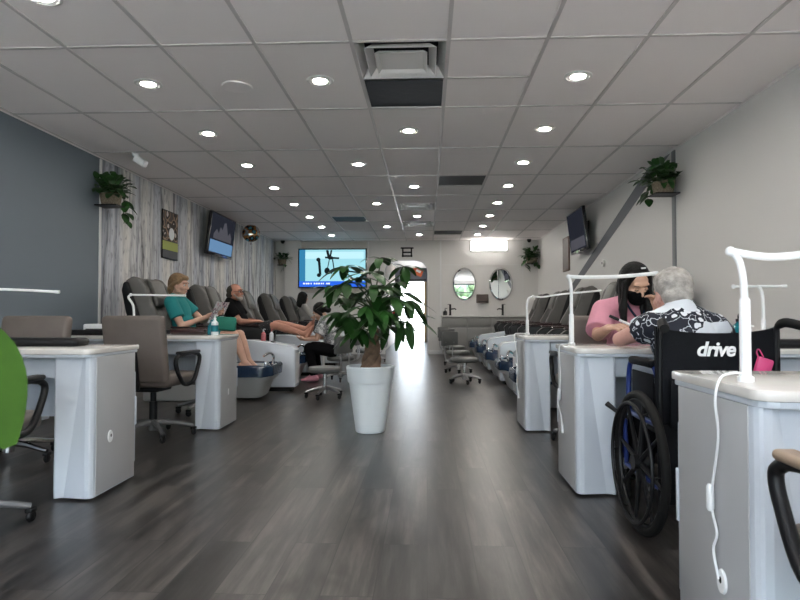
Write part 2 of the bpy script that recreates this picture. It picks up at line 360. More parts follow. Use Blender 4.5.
# storefront behind the camera
fx = [XL, -1.9, -.4, 1.1, XR]
wf = MB()
wf.b2((XL, YF - .12, 2.45), (XR, YF, HC + .3)).b2((XL, YF - .12, 0), (XR, YF, .25))
struct(wf.build('wall_front', 'wallwhite', None, False))
wn = MB()
for x in fx: wn.b2((max(x - .035, XL), YF - .09, .25), (min(x + .035, XR), YF - .03, 2.45), .004)
wn.b2((XL, YF - .09, .25), (XR, YF - .03, .31)).b2((XL, YF - .09, 2.39), (XR, YF - .03, 2.45)).b2((XL, YF - .09, 1.98), (XR, YF - .03, 2.03))
struct(wn.build('window_1', 'darkpost', None))
struct(MB().b2((-14, -24, -.14), (14, YF - .12, -.04)).build('ground_front', 'concrete', None, False))
hd = MB(); rr = random.Random(5)
for i in range(230):
    hd.ell((rr.uniform(-9, 9), -9 + rr.uniform(-.5, .5), rr.uniform(.1, 1.9)) if i < 170 else (rr.uniform(.5, 6), -9.6 + rr.uniform(-.4, .4), rr.uniform(1.5, 2.7)), [rr.uniform(.25, .5)] * 3, None, 8, 6)
tag(hd.build('hedge', 'greenshrub'), 'green hedge outside the shop window behind the camera', 'hedge', kind='stuff')

# ------------------------------------------------------------------ ceiling fittings
DL = None
def downlight(x, y, label):
    global DL
    if DL is None:
        t = thing('ceiling_downlight', label, 'ceiling light', (x, y, HC), 0, 'recessed ceiling downlights')
        MB().lathe([(.074, -.002), (.098, -.002), (.096, -.008), (.080, -.012), (.074, -.008)], 32).build('trim_ring', 'lampring', t)
        MB().lathe([(0, -.004), (.076, -.004), (.076, -.0075), (0, -.009)], 32).build('lens', 'lamp', t)
        DL = t
    else: dup(DL, (x, y, HC), 0, label)
cols = [(-1.998 - .06, 'leftmost row', range(-4, 8)), (-.777, 'row left of the middle', range(-2, 8, 2)), (-.167, 'row along the middle', range(-3, 8, 2)), (1.052 + .03, 'right-hand row', range(-4, 8))]
for x, nm, rng in cols:
    k = 0
    for r in rng:
        y = TY0 + (r + .5) * TL
        if r < (-1 if 'left' in nm and 'most' in nm else 0):
            where = 'round downlight behind the camera, %s, %s to the shop window' % (nm, ['closest', 'next', 'third', 'fourth'][list(rng).index(r)])
        else:
            where = 'round lit downlight, %s from the camera in the %s' % (ORD[k], nm); k += 1
        downlight(x, y, where)
dn = {(-1, 0): 'large square stepped ceiling diffuser nearest the camera', (-1, 9): 'small distant square ceiling diffuser, nearer of the pair down the middle', (-1, 12): 'small distant square ceiling diffuser, farther of the pair down the middle'}
vn = {(-1, 1): 'square black glossy return panel right behind the nearest diffuser', (0, 6): 'dark ceiling return panel right of the middle row, halfway down the room', (-3, 11): 'dark ceiling return panel left of the middle, near the television', (0, 14): 'dark ceiling return panel closest to the back wall'}
for (c, r), kd in holes.items():
    x, y = T0 + (c + .5) * TW, TY0 + (r + .5) * TL / 2
    if kd == 'diff':
        t = thing('ceiling_diffuser', dn[(c, r)], 'air vent', (x, y, HC), 0, 'ceiling air diffusers')
        def cone(a, z0, b, z1, wl=.004):
            m = MB(); ring = []
            for q, z in ((a, z0), (b, z1), (b - wl, z1), (a - wl, z0)):
                ring.append([m.bm.verts.new((sx * q, sy * q, z)) for sx, sy in ((-1, -1), (1, -1), (1, 1), (-1, 1))])
            for i in range(4):
                A, B = ring[i], ring[(i + 1) % 4]
                for j in range(4): m.bm.faces.new((A[j], A[(j + 1) % 4], B[(j + 1) % 4], B[j]))
            return m
        cone(.297, -.004, .250, .07, .006).build('frame', 'diffuser', t)
        cone(.232, -.012, .185, .035).build('louver', 'diffuser', t, False)
        cone(.172, -.018, .145, .008).build('louver', 'diffuser', t, False)
        MB().box((0, 0, .006), (.288, .288, .006)).build('centre_plate', 'diffuser', t)
        MB().b2((-.3, -.3, .16), (.3, .3, .165)).b2((-.3, -.3, 0.004), (-.296, .3, .16)).b2((.296, -.3, .004), (.3, .3, .16)).b2((-.3, .296, .004), (.3, .3, .16)).b2((-.3, -.3, .004), (.3, -.296, .16)).build('duct_box', 'darkfilm', t, False)
    else:
        t = thing('ceiling_return_panel', vn[(c, r)], 'air vent', (x, y, HC), 0, 'dark ceiling return panels')
        MB().b2((-.292, -.292, .004), (.292, .292, .012)).build('panel', 'darkfilm', t)
        fr = MB()
        for a in (-1, 1): fr.b2((a * .299, -.3, -.004), (a * .288, .3, .006)).b2((-.3, a * .299, -.004), (.3, a * .288, .006))
        fr.build('frame', 'tbar', t, False)
t = thing('ceiling_speaker', 'round flat white ceiling speaker beside the nearest left downlights', 'speaker', (-1.42, 4.40, HC))
MB().lathe([(0, -.014), (.075, -.012), (.078, -.006), (.078, -.001)], 32).build('grille', 'diffuser', t)
MB().lathe([(.080, -.001), (.112, -.001), (.110, -.010), (.080, -.014)], 32).build('rim', 'ceil', t)
t = thing('security_camera', 'small white bullet camera hanging from the ceiling above the left wall plant', 'camera', (-3.10, 6.22, HC))
MB().lathe([(.0, -.03), (.03, -.03), (.035, 0)], 16).build('mount', 'whitep', t)
MB().tube([(0, 0, -.02), (.02, .02, -.06)], .012, 10).build('bracket', 'whitep', t)
MB().box((.06, -.01, -.085), (.15, .07, .075), (0, R(32), R(-12)), .015, 3).build('housing', 'whitep', t)
for x, y, lb in ((-3.35, 13.78, 'small black dome camera high in the back left corner'), (2.33, 13.78, 'small black dome camera high in the back right corner')):
    t = thing('dome_camera', lb, 'camera', (x, y, HC))
    MB().lathe([(.05, 0), (.05, -.03), (.045, -.034)], 20).build('base', 'black', t)
    MB().ell((0, 0, -.036), (.042, .042, .04)).build('dome', 'blackg', t)

# ------------------------------------------------------------------ things on the walls
def leaf(mb, base, d, L, W, droop=.35, up=V((0, 0, 1)), n=7, fold=.18):
    d = V(d).normalized(); side = d.cross(up)
    if side.length < .05: side = d.orthogonal()
    side.normalize(); nrm = side.cross(d).normalized()
    rows = []
    for i in range(n + 1):
        t = i / n
        c = V(base) + d * (L * t) + V((0, 0, -1)) * (droop * L * t * t) 
        wd = W * (math.sin(PI * min(1, (t * .92 + .04)) ** 1.15) ** .8) * .5
        rows.append([mb.bm.verts.new(c - side * wd + nrm * fold * wd), mb.bm.verts.new(c), mb.bm.verts.new(c + side * wd + nrm * fold * wd)])
    for a, b in zip(rows, rows[1:]):
        mb.bm.faces.new((a[0], a[1], b[1], b[0])); mb.bm.faces.new((a[1], a[2], b[2], b[1]))
def hanging_plant(label, loc, nx, sc, nleaf, seed, trail):
    # nx: outward direction from the wall (+1 or -1 along X, or 'y' for the back wall)
    rg = random.Random(seed)
    t = thing('hanging_plant', label, 'plant', loc)
    o = V((nx, 0, 0)) if nx in (1, -1) else V((0, -1, 0)); sd = V((0, 1, 0)) if nx in (1, -1) else V((1, 0, 0))
    c = o * (.11 * sc)
    MB().lathe([(.0, -.10), (.07, -.10), (.082, -.09), (.10, .02), (.095, .025), (.088, .0), (0, -.01)], 20, c, None, sc, sc).build('basket', 'basket', t)
    MB().b2(*( (c - o * .11 * sc - sd * .09 * sc + V((0, 0, -.112)), c + o * .10 * sc + sd * .09 * sc + V((0, 0, -.100))) )).build('wall_shelf', 'black', t)
    fb = MB(); stm = MB()
    for i in range(nleaf):
        a = rg.uniform(0, 2 * PI); e = rg.uniform(.05, 1.25); r = rg.uniform(.03, .17) * sc
        dv = (o * (math.cos(a)) + sd * math.sin(a)) * math.cos(e) + V((0, 0, 1)) * math.sin(e)
        p = c + V((0, 0, .02)) + V((dv.x * r * 1.1, dv.y * r * 1.1, dv.z * r * .95))
        if (p - (c - o * .11 * sc)).dot(o) < .02: p += o * .05
        dd = dv + V((rg.uniform(-.5, .5), rg.uniform(-.5, .5), rg.uniform(-.5, .3)))
        if dd.dot(o) < 0 and (p.dot(o) < .1): dd -= o * (2 * dd.dot(o))
        leaf(fb, p, dd, rg.uniform(.07, .12) * sc, rg.uniform(.05, .08) * sc, rg.uniform(.1, .6), n=5)
        stm.tube([c + V((0, 0, -.0)), p], .003, 4)
    for (s0, dr, nl) in trail:
        pts = spline([c, c + sd * s0 * .6 + o * .07 + V((0, 0, .03)), c + sd * s0 + o * .09 + V((0, 0, -.08)), c + sd * (s0 * 1.05) + o * .06 + V((0, 0, -dr))], 5)
        stm.tube(pts, .0035, 5)
        for i in range(nl):
            p = pts[int(len(pts) * (.5 + .5 * i / nl))]
            leaf(fb, p, (sd * rg.uniform(-1, 1) + o * rg.uniform(0, 1) + V((0, 0, -.3))), .10 * sc, .075 * sc, .5, n=5)
    fb.build('foliage', 'leaf2' if seed != 3 else 'leaf2', t, ang=80); stm.build('stem', 'stem', t)
hanging_plant('bushy trailing plant in a basket where blue and patterned left walls meet', (XL + .012, 6.31, 2.20), 1, 1.15, 130, 1, [(.16, .27, 4), (.12, .22, 3)])
hanging_plant('bushy trailing plant in a basket high on the white right wall', (XR - .016, 6.20, 2.25), -1, 1.15, 150, 2, [(.20, .12, 3), (.12, .08, 2)])
hanging_plant('small dark hanging plant in the back left corner', (-3.34, YB - .1, 2.16), 'y', 1.0, 70, 3, [(.05, .24, 3)])
hanging_plant('small hanging plant on the back wall right of the mirrors', (2.38, YB - .02, 2.18), 'y', 1.35, 90, 4, [(-.15, .2, 4), (.1, .15, 3)])
# poster
t = thing('wall_poster', 'tall narrow poster with green band on the patterned left wall', 'poster', (XL + .012, 8.08, 2.01))
MB().b2((0, -.25, -.33), (.014, .25, .33), .003).build('board', 'black', t)
pm = pattern_material('poster_picture', [(0, (.62, .55, .50)), (.22, (.05, .04, .035)), (.5, (.32, .22, .15)), (.62, (.10, .08, .07))], 7)
MB().b2((.0145, -.235, -.08), (.016, .235, .315)).build('picture', pm, t, False)
MB().lathe([(.0, .002), (.085, .002), (.085, 0)], 24, (.017, .03, .02), (0, R(90), 0)).build('white_bloom', 'whitep', t)
MB().b2((.0145, -.245, -.21), (.0165, .245, -.09)).build('green_band', mat('olive_green_print', (.30, .34, .05), .5), t, False)
MB().b2((.0145, -.235, -.315), (.016, .235, -.215)).build('dark_band', mat('charcoal_print', (.05, .05, .055), .5), t, False)
# left television, tilted on an arm
scr_dark = emat('screen_dark', (.016, .018, .026), .8); scr_blue = emat('screen_blue', (.14, .27, .46), .7); scr_grey = emat('screen_grey', (.07, .07, .085), .8)
def wall_tv(label, loc, rz, tilt, w, h, side):
    t = thing('wall_television', label, 'television', loc, rz)
    rt = Matrix.Rotation(tilt, 3, 'X')
    MB().box(rt @ V((0, -.03, 0)), (w, .05, h), rt, .006).build('casing', 'blackg', t)
    s = MB().box(rt @ V((0, -.0565, .01)), (w - .05, .003, h - .06), rt).build('screen', scr_dark, t, False)
    if side == 'L':
        MB().box(rt @ V((0, -.0585, -h * .28)), (w - .09, .002, h * .28), rt).build('caption_or_glare_band', scr_blue, s, False)
        im = MB(); im.prism([(-.42, -.07), (.42, -.07), (.42, .02), (.33, .10), (.24, .04), (.17, .15), (.10, .24), (.01, .22), (-.04, .10), (-.14, .14), (-.20, .03), (-.30, .09), (-.42, .0)], 'Y', -.0592, -.0578)
        for v in im.bm.verts: v.co = rt @ v.co
        im.build('screen_picture', scr_grey, s)
    else:
        MB().box(rt @ V((0, -.0585, -h * .28)), (w - .12, .002, h * .24), rt).build('caption_or_glare_band', scr_grey, s, False)  # bright reflection low on this screen, painted as a glowing grey band
    MB().box((0, .05, 0), (.16, .12, .16), None, .004).box((0, .105, 0), (.3, .012, .3), None, .003).build('wall_bracket', 'black', t)
wall_tv('dark television tilted from the patterned left wall', (XL + .13, 9.72, 2.21), R(90), R(7), 1.16, .68, 'L')
wall_tv('dark television tilted from the white right wall', (XR - .13, 9.60, 2.24), R(-90), R(7), 1.0, .66, 'R')
# foil balloon under the ceiling
t = thing('foil_balloon', 'round shiny foil balloon under the ceiling beside left television', 'balloon', (-3.30, 11.1, 2.445))
foil = pattern_material('foil_print_reflections', [(0, (.10, .38, .50)), (.3, (.02, .03, .04)), (.45, (.45, .20, .06)), (.6, (.45, .55, .60))], 9, rough=.15)  # blue reflections are painted into the foil colours
foil.node_tree.nodes['Principled BSDF'].inputs['Metallic'].default_value = .8
MB().ell((0, 0, 0), (.165, .085, .165), (0, 0, R(15)), 28, 16).build('balloon', foil, t)
MB().tube([(0, 0, -.17), (0, 0, -.215)], [.012, .022], 8).build('neck', 'silver', t)
MB().tube(spline([(0, 0, -.2), (.01, .02, -.35), (-.01, -.01, -.5)]), .004, 5).build('ribbon', 'silver', t)
# big television on the back wall
t = thing('wall_television', 'large lit television showing a bright blue picture on the back wall', 'television', (-2.19, YB - .04, 1.99))
MB().box((0, -.04, 0), (1.60, .06, .92), None, .008).build('casing', 'blackg', t)
cy = MB().box((0, -.0715, 0), (1.54, .003, .86)).build('screen', emat('screen_cyan', (.30, .60, .68), .95), t, False)
MB().box((-.70, -.0745, .03), (.14, .003, .80)).build('side_band', emat('screen_side_blue', (.03, .19, .36), .9), cy, False)
MB().box((0, -.075, -.365), (1.54, .003, .13)).build('caption_or_glare_band', emat('screen_caption_blue', (.02, .11, .62), 1), cy, False)
MB().box((.05, -.0745, .30), (1.36, .002, .16)).build('upper_band', emat('screen_sky', (.42, .68, .75), 1), cy, False)
cap = MB(); x = -.66
for wd in (.05, .04, .055, .03, .045, .045, .05, .035, .03, .04, .05):
    cap.box((x, -.0775, -.355), (wd * .8, .002, .035)); x += wd + (.05 if wd == .03 else .008)
cap.build('caption_text', emat('screen_white', (.75, .82, .95), 1), cy, False)
def tv_shape(lines, blobs):
    m = MB()
    for a, b, r in lines: m.tube([(a[0], -.0765, a[1]), (b[0], -.0765, b[1])], r, 8)
    for x, z, rx, rz in blobs: m.ell((x, -.0765, z), (rx, .01, rz))
    for v in m.bm.verts: v.co.y = -.0765 + (v.co.y + .0765) * .1
    m.build('screen_picture', tvb, cy)
tvb = emat('screen_black', (.006, .01, .012), 1)
tv_shape([((-.31, .20), (-.28, -.15), .030)], [(-.325, .20, .05, .045), (-.31, -.16, .05, .045)])
tv_shape([((-.17, .25), (.16, .23), .022), ((-.12, .42), (-.08, .25), .03), ((-.02, .42), (-.05, .25), .02), ((0, .25), (.04, -.02), .013), ((.04, -.02), (-.03, -.13), .013), ((-.06, .25), (-.12, -.06), .010)], [(-.12, -.06, .065, .075), (-.04, .24, .07, .04)])
tv_shape([((.30, -.06), (.74, -.12), .018)], [(.34, -.07, .05, .03)])
# black emblem over the arch
t = MB()
for x in (-.10, .10): t.box((x, 0, 0), (.035, .025, .22), None, .004)
for z, wd in ((.10, .30), (0, .22), (-.085, .25)): t.box((0, 0, z), (wd, .022, .035), None, .004)
o = tag(t.build('wall_emblem', 'black'), 'black metal ladder-shaped emblem above the arched passage', 'wall emblem'); o.location = (-.46, YB - .014, 2.36)
# fire extinguisher and orange sign in the passage
t = thing('fire_extinguisher', 'red fire extinguisher on the left wall of the back passage', 'fire extinguisher', (-.985, 17.8, .62))
MB().lathe([(0, 0), (.055, 0), (.06, .02), (.06, .32), (.03, .38), (.02, .40), (0, .40)], 18).build('cylinder', 'red', t)
MB().box((0, -.02, .42), (.03, .1, .035), None, .006).build('valve', 'black', t)
MB().box((-.065, 0, .2), (.02, .06, .12)).build('wall_bracket', 'steel', t)
t = thing('orange_notice', 'orange notice on the dark header over the back door', 'sign', (-.30, 19.87, 2.34), 0)
MB().box((0, 0, 0), (.34, .02, .26), (0, R(25), 0), .004).build('plate', 'orange', t)
MB().box((.02, -.012, .01), (.16, .004, .08), (0, R(25), 0)).build('panel', 'letter', t)
# vanity counter, mirrors, light
t = thing('vanity_counter', 'long grey vanity cabinet with white counter on the back wall', 'counter', (.34, YB - .036, 0))
MB().b2((0, -.5, .08), (2.17, 0, .86), .004).b2((.04, -.44, 0), (2.13, 0, .08)).build('cabinet', 'cabinet', t)
for i in range(4):
    MB().b2((.03 + i * .535, -.518, .12), (.03 + i * .535 + .5, -.5, .62), .004).build('door', 'cabinet', t)
    MB().b2((.03 + i * .535, -.518, .65), (.03 + i * .535 + .5, -.5, .83), .004).build('drawer', 'cabinet', t)
MB().b2((-.02, -.53, .86), (2.19, 0, .90), .006).build('countertop', 'counter', t)
for x, lb, sg in ((.53, 'black tap at the left of the vanity, under the left mirror', 1), (1.72, 'black tap at the right of the vanity, under the right mirror', -1)):
    f = thing('tap', lb, 'tap', (x, YB - .16, .90), 0, 'black taps on the vanity')
    MB().lathe([(0, 0), (.03, 0), (.03, .012), (.024, .02), (.024, .24), (0, .245)], 16).build('body', 'black', f)
    MB().tube([(0, 0, .14), (.10 * sg, -.06, .15), (.13 * sg, -.08, .13)], .014, 8).build('spout', 'black', f)
    MB().box((-.02 * sg, 0, .25), (.08, .02, .012), None, .003).build('lever', 'black', f)
t = thing('soap_dispenser', 'black squat soap dispenser at the left end of the vanity', 'soap dispenser', (.50 - .09, YB - .25, .90))
MB().lathe([(0, 0), (.045, 0), (.05, .01), (.05, .08), (.03, .10), (.012, .105), (.012, .13), (0, .13)], 16).build('bottle', 'blackg', t)
MB().tube([(0, 0, .12), (0, 0, .16), (.05, -.01, .155)], .008, 8).build('pump', 'black', t)
for x, lb in ((.86, 'oval mirror on the back wall, left of the pair'), (1.70, 'oval mirror on the back wall, right of the pair')):
    t = thing('oval_mirror', lb, 'mirror', (x, YB - .004, 1.62), 0, 'oval mirrors over the vanity')
    MB().lathe([(0, 0), (.255, 0), (.255, .012), (.235, .02), (0, .02)], 48, (0, 0, 0), Matrix.Rotation(R(90), 3, 'X'), 1, 1.44).build('glass', 'mirror', t, ang=6)
    MB().tube([(.258 * math.cos(a), -.010, .258 * 1.44 * math.sin(a)) for a in [2 * PI * i / 48 for i in range(48)]], .008, 6, True).build('rim', 'steel', t)
t = thing('paper_holder', 'small brown box on the wall between the two oval mirrors', 'dispenser', (1.27, YB - .06, 1.28))
MB().box((0, 0, 0), (.27, .11, .20), None, .01).build('body', 'brown', t); MB().box((0, -.057, -.07), (.20, .006, .02)).build('slot', 'black', t)
t = thing('vanity_light', 'bright rectangular light fixture on the back wall above the mirrors', 'wall light', (1.42, YB - .06, 2.50))
MB().box((0, .03, 0), (.84, .06, .25), None, .006).build('housing', 'whitep', t)
MB().box((0, -.03, -.01), (.82, .07, .21), None, .02).build('diffuser', 'panel', t)
# right wall items
t = thing('wooden_plaque', 'narrow brown wooden plaque on the right wall beyond the television', 'plaque', (XR - .012, 11.05, 2.02))
MB().box((0, 0, 0), (.024, .48, .62), None, .004).build('board', 'plaque', t); MB().box((-.013, 0, 0), (.004, .40, .54)).build('panel', 'brown', t)
t = thing('wall_socket', 'small round wall fitting on the white right wall above the massage chairs', 'wall fitting', (XR, 8.75, 1.66))
MB().lathe([(0, -.03), (.05, -.028), (.055, 0)], 20, (0, 0, 0), (0, R(90), 0)).build('cover', 'diffuser', t); MB().box((-.03, 0, 0), (.008, .03, .03)).build('sensor', 'black', t)
# ------------------------------------------------------------------ nail tables
def nail_table(label, x0, y0, s, L):
    # aisle end at x0, front at y0, s = +1 towards the right wall, -1 towards the left wall
    t = thing('nail_table', label, 'manicure table', (x0, y0, 0), 0, 'white manicure tables')
    def pedestal(ax, sg, nm='pedestal'):
        m = MB(); D, Z0, Z1, W = .42, .012, .712, .197
        def px(u): return ax + sg * u
        # facetted front: aisle corner recedes, inner part frontal, crease slanting
        rows = []
        for z, ck in ((Z0, .155), (Z1, .062)):
            pl = [(0, D), (0, .015)] + [(.034 - .034 * math.cos(R(a)), .0155 - .034 * math.sin(R(a))) for a in (20, 42, 58)] + [(.036, -.0145), (ck - .004, .002), (ck + .004, .0005), (W - .012, -.016), (W - .003, -.012), (W, -.004), (W, D)]
            rows.append([m.bm.verts.new((px(u), v, z)) for u, v in pl])
        n = len(rows[0])
        for j in range(n): m.bm.faces.new((rows[0][j], rows[0][(j + 1) % n], rows[1][(j + 1) % n], rows[1][j]))
        m.bm.faces.new(rows[0]); m.bm.faces.new(rows[1])
        p = m.build(nm, 'white', t, ang=12)
        MB().b2((px(-.003), .022, Z0 + .006), (px(.004), D - .004, Z1), .002).build('side_panel', 'sidepanel', p)  # thin sheet, greyer than the pedestal front
        MB().b2((px(.02), .03, 0), (px(W - .02), D - .02, .013)).build('plinth', 'black', p)  # inset and black, standing in for the dark shadow under the pedestal
        return p
    p = pedestal(0, s); pedestal(s * L, -s)
    a, b = s * .197, s * (L - .197)
    m = MB().b2((a, .05, .60), (b, .07, .712)); m.build('apron', 'white', t, False)
    nd = 2; wd = (L - .394) / nd
    for i in range(nd):
        xa = a + s * (wd * i + .01); xb = a + s * (wd * (i + 1) - .01)
        MB().b2((xa, .036, .605), (xb, .052, .708), .004).build('drawer', 'white', t)
    MB().b2((a, .33, .36), (b, .35, .712)).build('back_panel', 'white', t, False)
    MB().b2((s * .004, .425, .09), (s * .20, .44, .60), .003).b2((s * -.004, .425, .30), (s * .02, .44, .46), .003).build('end_strip', 'white', t)
    tp = MB(); x1 = s * (L + .02); xa = -s * .008
    pts = [(xa, .455), (xa, .0)] + [(xa + s * (.05 - .05 * math.cos(R(q))), .0 - .045 * math.sin(R(q))) for q in (25, 50, 75, 90)] + [(x1, -.045), (x1, .455)]
    tp.prism(pts, 'Z', .728, .755, .006)
    pts2 = [(u + (s * .008 if abs(u - xa) < .05 else 0), v + (.008 if v < .1 else -.006)) for u, v in pts]
    tp = tp.build('tabletop', 'marble', t)
    MB().prism(pts2, 'Z', .7122, .7285, .003).build('edge_band', 'white', tp)
    return t
def grommet(t, s, y, z):
    g = MB().lathe([(0, .0), (.020, .0), (.024, -.004), (.022, -.009), (0, -.010)], 20, (0, 0, 0), Matrix.Rotation(R(90), 3, 'Y') if s > 0 else Matrix.Rotation(R(-90), 3, 'Y'), 1.35, 1)
    o = g.build('cable_outlet', 'whitep', t); o.location = (0, y, z)
    b = MB().ell((0, 0, 0), (.003, .006, .009)).build('outlet_hole', 'black', o); b.location = (-s * .0095, 0, .004)
LR, LL = 1.765, 1.865
R1 = nail_table('near right white manicure table with lamp cord down its aisle end', .765, 1.45, 1, LR)
R2 = nail_table('white manicure table where the pink scrubs technician works', .765, 3.13, 1, LR)
R3 = nail_table('farthest white manicure table on the right, beyond the technician', .775, 4.80, 1, LR)
L1 = nail_table('nearest white manicure table on the left, by the blue wall', -1.665, 2.94, -1, LL)
L2 = nail_table('white manicure table on the left holding a teal bottle', -1.655, 4.74, -1, LL)
grommet(L1, -1, .15, .29); grommet(R1, 1, .150, .240)
o = MB().b2((0, -.012, -.025), (.006, .012, .025), .002).build('cable_outlet', 'whitep', L2); o.location = (0, .20, .285)
# marks on the near top
# ------------------------------------------------------------------ lamps
def lamp(label, base, pole, bar, rb, sleeve):
    t = thing('led_desk_lamp', label, 'lamp', base, 0, 'white led table lamps')
    MB().lathe([(0, 0), (.020, 0), (.020, .012), (.014, .016), (.0135, sleeve), (.011, sleeve + .006), (0, sleeve + .006)], 18).build('sleeve', 'whitep', t)
    MB().tube(spline([(0, 0, sleeve), *pole], 6), .0095, 12).build('pole', 'whitep', t)
    MB().tube(spline(bar, 5), rb, 12).build('light_bar', 'whitep', t)
    j = V(bar[0]); MB().ell(j, (.013, .013, .013)).build('joint', 'whitep', t)
    e = V(bar[-1]); e0 = V(bar[-2]); d = (e - e0).normalized()
    MB().tube([e - d * .02, e + d * .008], rb * 1.2, 12).build('end_cap', 'whitep', t)
    return t
zt = .755
lamp('white lamp nearest the camera on the right table, cord hanging', (.826, 1.60, zt), [(0, .0, .20), (-.004, .0, .27), (-.014, 0, .315), (-.035, 0, .338)], [(-.035, 0, .338), (.05, 0, .324), (.12, .0, .326), (.20, 0, .338), (.32, .0, .34)], .0105, .21)
lamp('white lamp arching in front of the technician in pink', (.81, 3.41, zt), [(0, 0, .2), (0, 0, .30), (-.006, 0, .36), (-.016, 0, .385)], [(-.016, 0, .385), (.10, 0, .381), (.28, 0, .386), (.47, 0, .402)], .0105, .17)
lamp('white lamp at the aisle end of the farthest right table', (.86, 5.20, zt), [(0, 0, .15), (-.002, 0, .24), (.012, 0, .305), (.05, 0, .325)], [(.05, 0, .325), (.14, 0, .322), (.30, 0, .345), (.62, 0, .375)], .0075, .12)
lamp('white lamp behind the wheelchair, at the wall end of the technician table', (1.865, 3.42, zt), [(0, 0, .12), (.0, 0, .22), (-.008, 0, .30), (-.03, 0, .333)], [(-.16, 0, .327), (-.10, 0, .329), (-.03, 0, .329), (.12, 0, .329)], .0075, .14)
lamp('white lamp behind the taupe chair, bar pointing at the woman in teal', (-2.50, 5.02, zt), [(0, 0, .15), (-.01, 0, .25), (-.05, 0, .315), (-.03, 0, .34)], [(-.03, 0, .34), (.10, 0, .337), (.26, 0, .335), (.44, 0, .332)], .0075, .12)
lamp('white lamp over the nearest left table, by the blue wall', (-2.75, 3.31, zt), [(0, 0, .12), (-.01, 0, .22), (0, 0, .28), (.04, 0, .31)], [(.04, 0, .31), (.25, 0, .316), (.45, 0, .311), (.66, 0, .300)], .0075, .12)
def cord(label, pts, plug, switch):
    t = thing('lamp_cord', label, 'cord', (0, 0, 0), 0, 'white lamp cords')
    MB().tube(spline(pts, 6), .0035, 8).build('cable', 'whitep', t)
    a, b = V(switch[0]), V(switch[1]); MB().tube([a, a + (b - a) * .1, a + (b - a) * .9, b], [.006, .010, .010, .006], 10).build('switch', 'whitep', t)
    if plug: MB().tube([V(plug[0]), V(plug[1])], .007, 10).build('plug', 'whitep', t)
xx = .752
cord('white cord hanging down the near right table, switch halfway', [(.815, 1.597, .775), (.790, 1.59, .778), (.752, 1.58, .765), (.736, 1.575, .71), (xx, 1.595, .61), (xx, 1.632, .47), (xx, 1.632, .41), (xx, 1.608, .36), (xx, 1.628, .31), (xx, 1.602, .245)], None, ((xx - .004, 1.635, .48), (xx - .004, 1.634, .41)))
cord('white cord hanging down the aisle end of the technician table', [(.80, 3.36, .762), (.77, 3.33, .765), (.735, 3.36, .757), (.735, 3.38, .70), (xx, 3.43, .60), (xx, 3.45, .50), (xx, 3.50, .42), (xx, 3.42, .36), (xx, 3.39, .31)], ((xx, 3.39, .32), (xx, 3.385, .27)), ((xx - .004, 3.44, .51), (xx - .004, 3.46, .44)))
cord('white cord hanging down the farthest right table', [(.85, 5.19, .762), (.79, 5.17, .765), (.743, 5.15, .757), (.743, 5.13, .70), (.762, 5.13, .58), (.762, 5.10, .45), (.762, 5.16, .36), (.762, 5.08, .28)], ((.762, 5.08, .29), (.762, 5.06, .23)), ((.758, 5.10, .48), (.758, 5.11, .42)))
# ------------------------------------------------------------------ things on the tables
def cushion(label, c, L):
    o = MB().box((0, 0, .0225), (L, .13, .045), None, .02, 3).build('hand_rest', 'black'); o.location = c
    return tag(o, label, 'hand rest')
cushion('black padded hand rest on the nearest left table', (-2.24, 3.19, zt), .75)
cushion('black padded hand rest on the far left table, by the white box', (-2.77, 4.87, zt), .36)
wr = MB().box((0, 0, .025), (.30, .16, .05), None, .02, 3).build('hand_rest', 'wine'); wr.location = (-1.99, 4.98, zt); tag(wr, 'dark wine hand rest beside the teal bottle', 'hand rest')
cushion('black padded hand rest at the wall end of the technician table', (1.97, 3.19, zt), .40)
t = thing('nail_dryer', 'white box-shaped nail dryer at the wall end of the far left table', 'nail dryer', (-2.82, 5.07, zt))
MB().box((0, 0, .045), (.22, .16, .09), None, .012).build('body', 'whitep', t); MB().box((0, -.081, .03), (.17, .004, .04)).build('opening', 'black', t)
def pump_bottle(label, loc, mats, h, r, pump):
    t = thing('pump_bottle', label, 'bottle', loc)
    MB().lathe([(0, 0), (r, 0), (r * 1.04, .006), (r, h * .62), (r * .5, h * .72), (r * .34, h * .76), (r * .34, h * .80), (0, h * .80)], 18).build('bottle', mats, t)
    MB().lathe([(0, 0), (r * .42, 0), (r * .42, h * .08), (r * .16, h * .09), (r * .16, h * .17), (0, h * .17)], 12, (0, 0, h * .79)).build('cap', pump, t)
    MB().tube([(0, 0, h * .96), (0, 0, h), (r * .9, -.004, h * .985)], r * .2, 8).build('nozzle', pump, t)
    MB().lathe([(r * 1.03, h * .18), (r * 1.05, h * .18), (r * 1.05, h * .5), (r * 1.03, h * .5)], 18).build('wrap', 'tealbottle' if mats == 'tealwhite' else mats, t)
pump_bottle('teal pump bottle with black pump on the technician table', (1.68, 3.32, zt), 'tealbottle', .17, .034, 'black')
pump_bottle('small white bottle beside the black pump bottle on the technician table', (1.76, 3.36, zt), 'tealwhite', .11, .022, 'whitep')
pump_bottle('white spray bottle with teal band on the left table corner', (-1.745, 4.87, zt), 'tealwhite', .165, .028, 'whitep')
pump_bottle('teal bottle behind the white spray bottle on the left table', (-1.80, 4.93, zt), 'tealbottle', .12, .026, 'tealbottle')
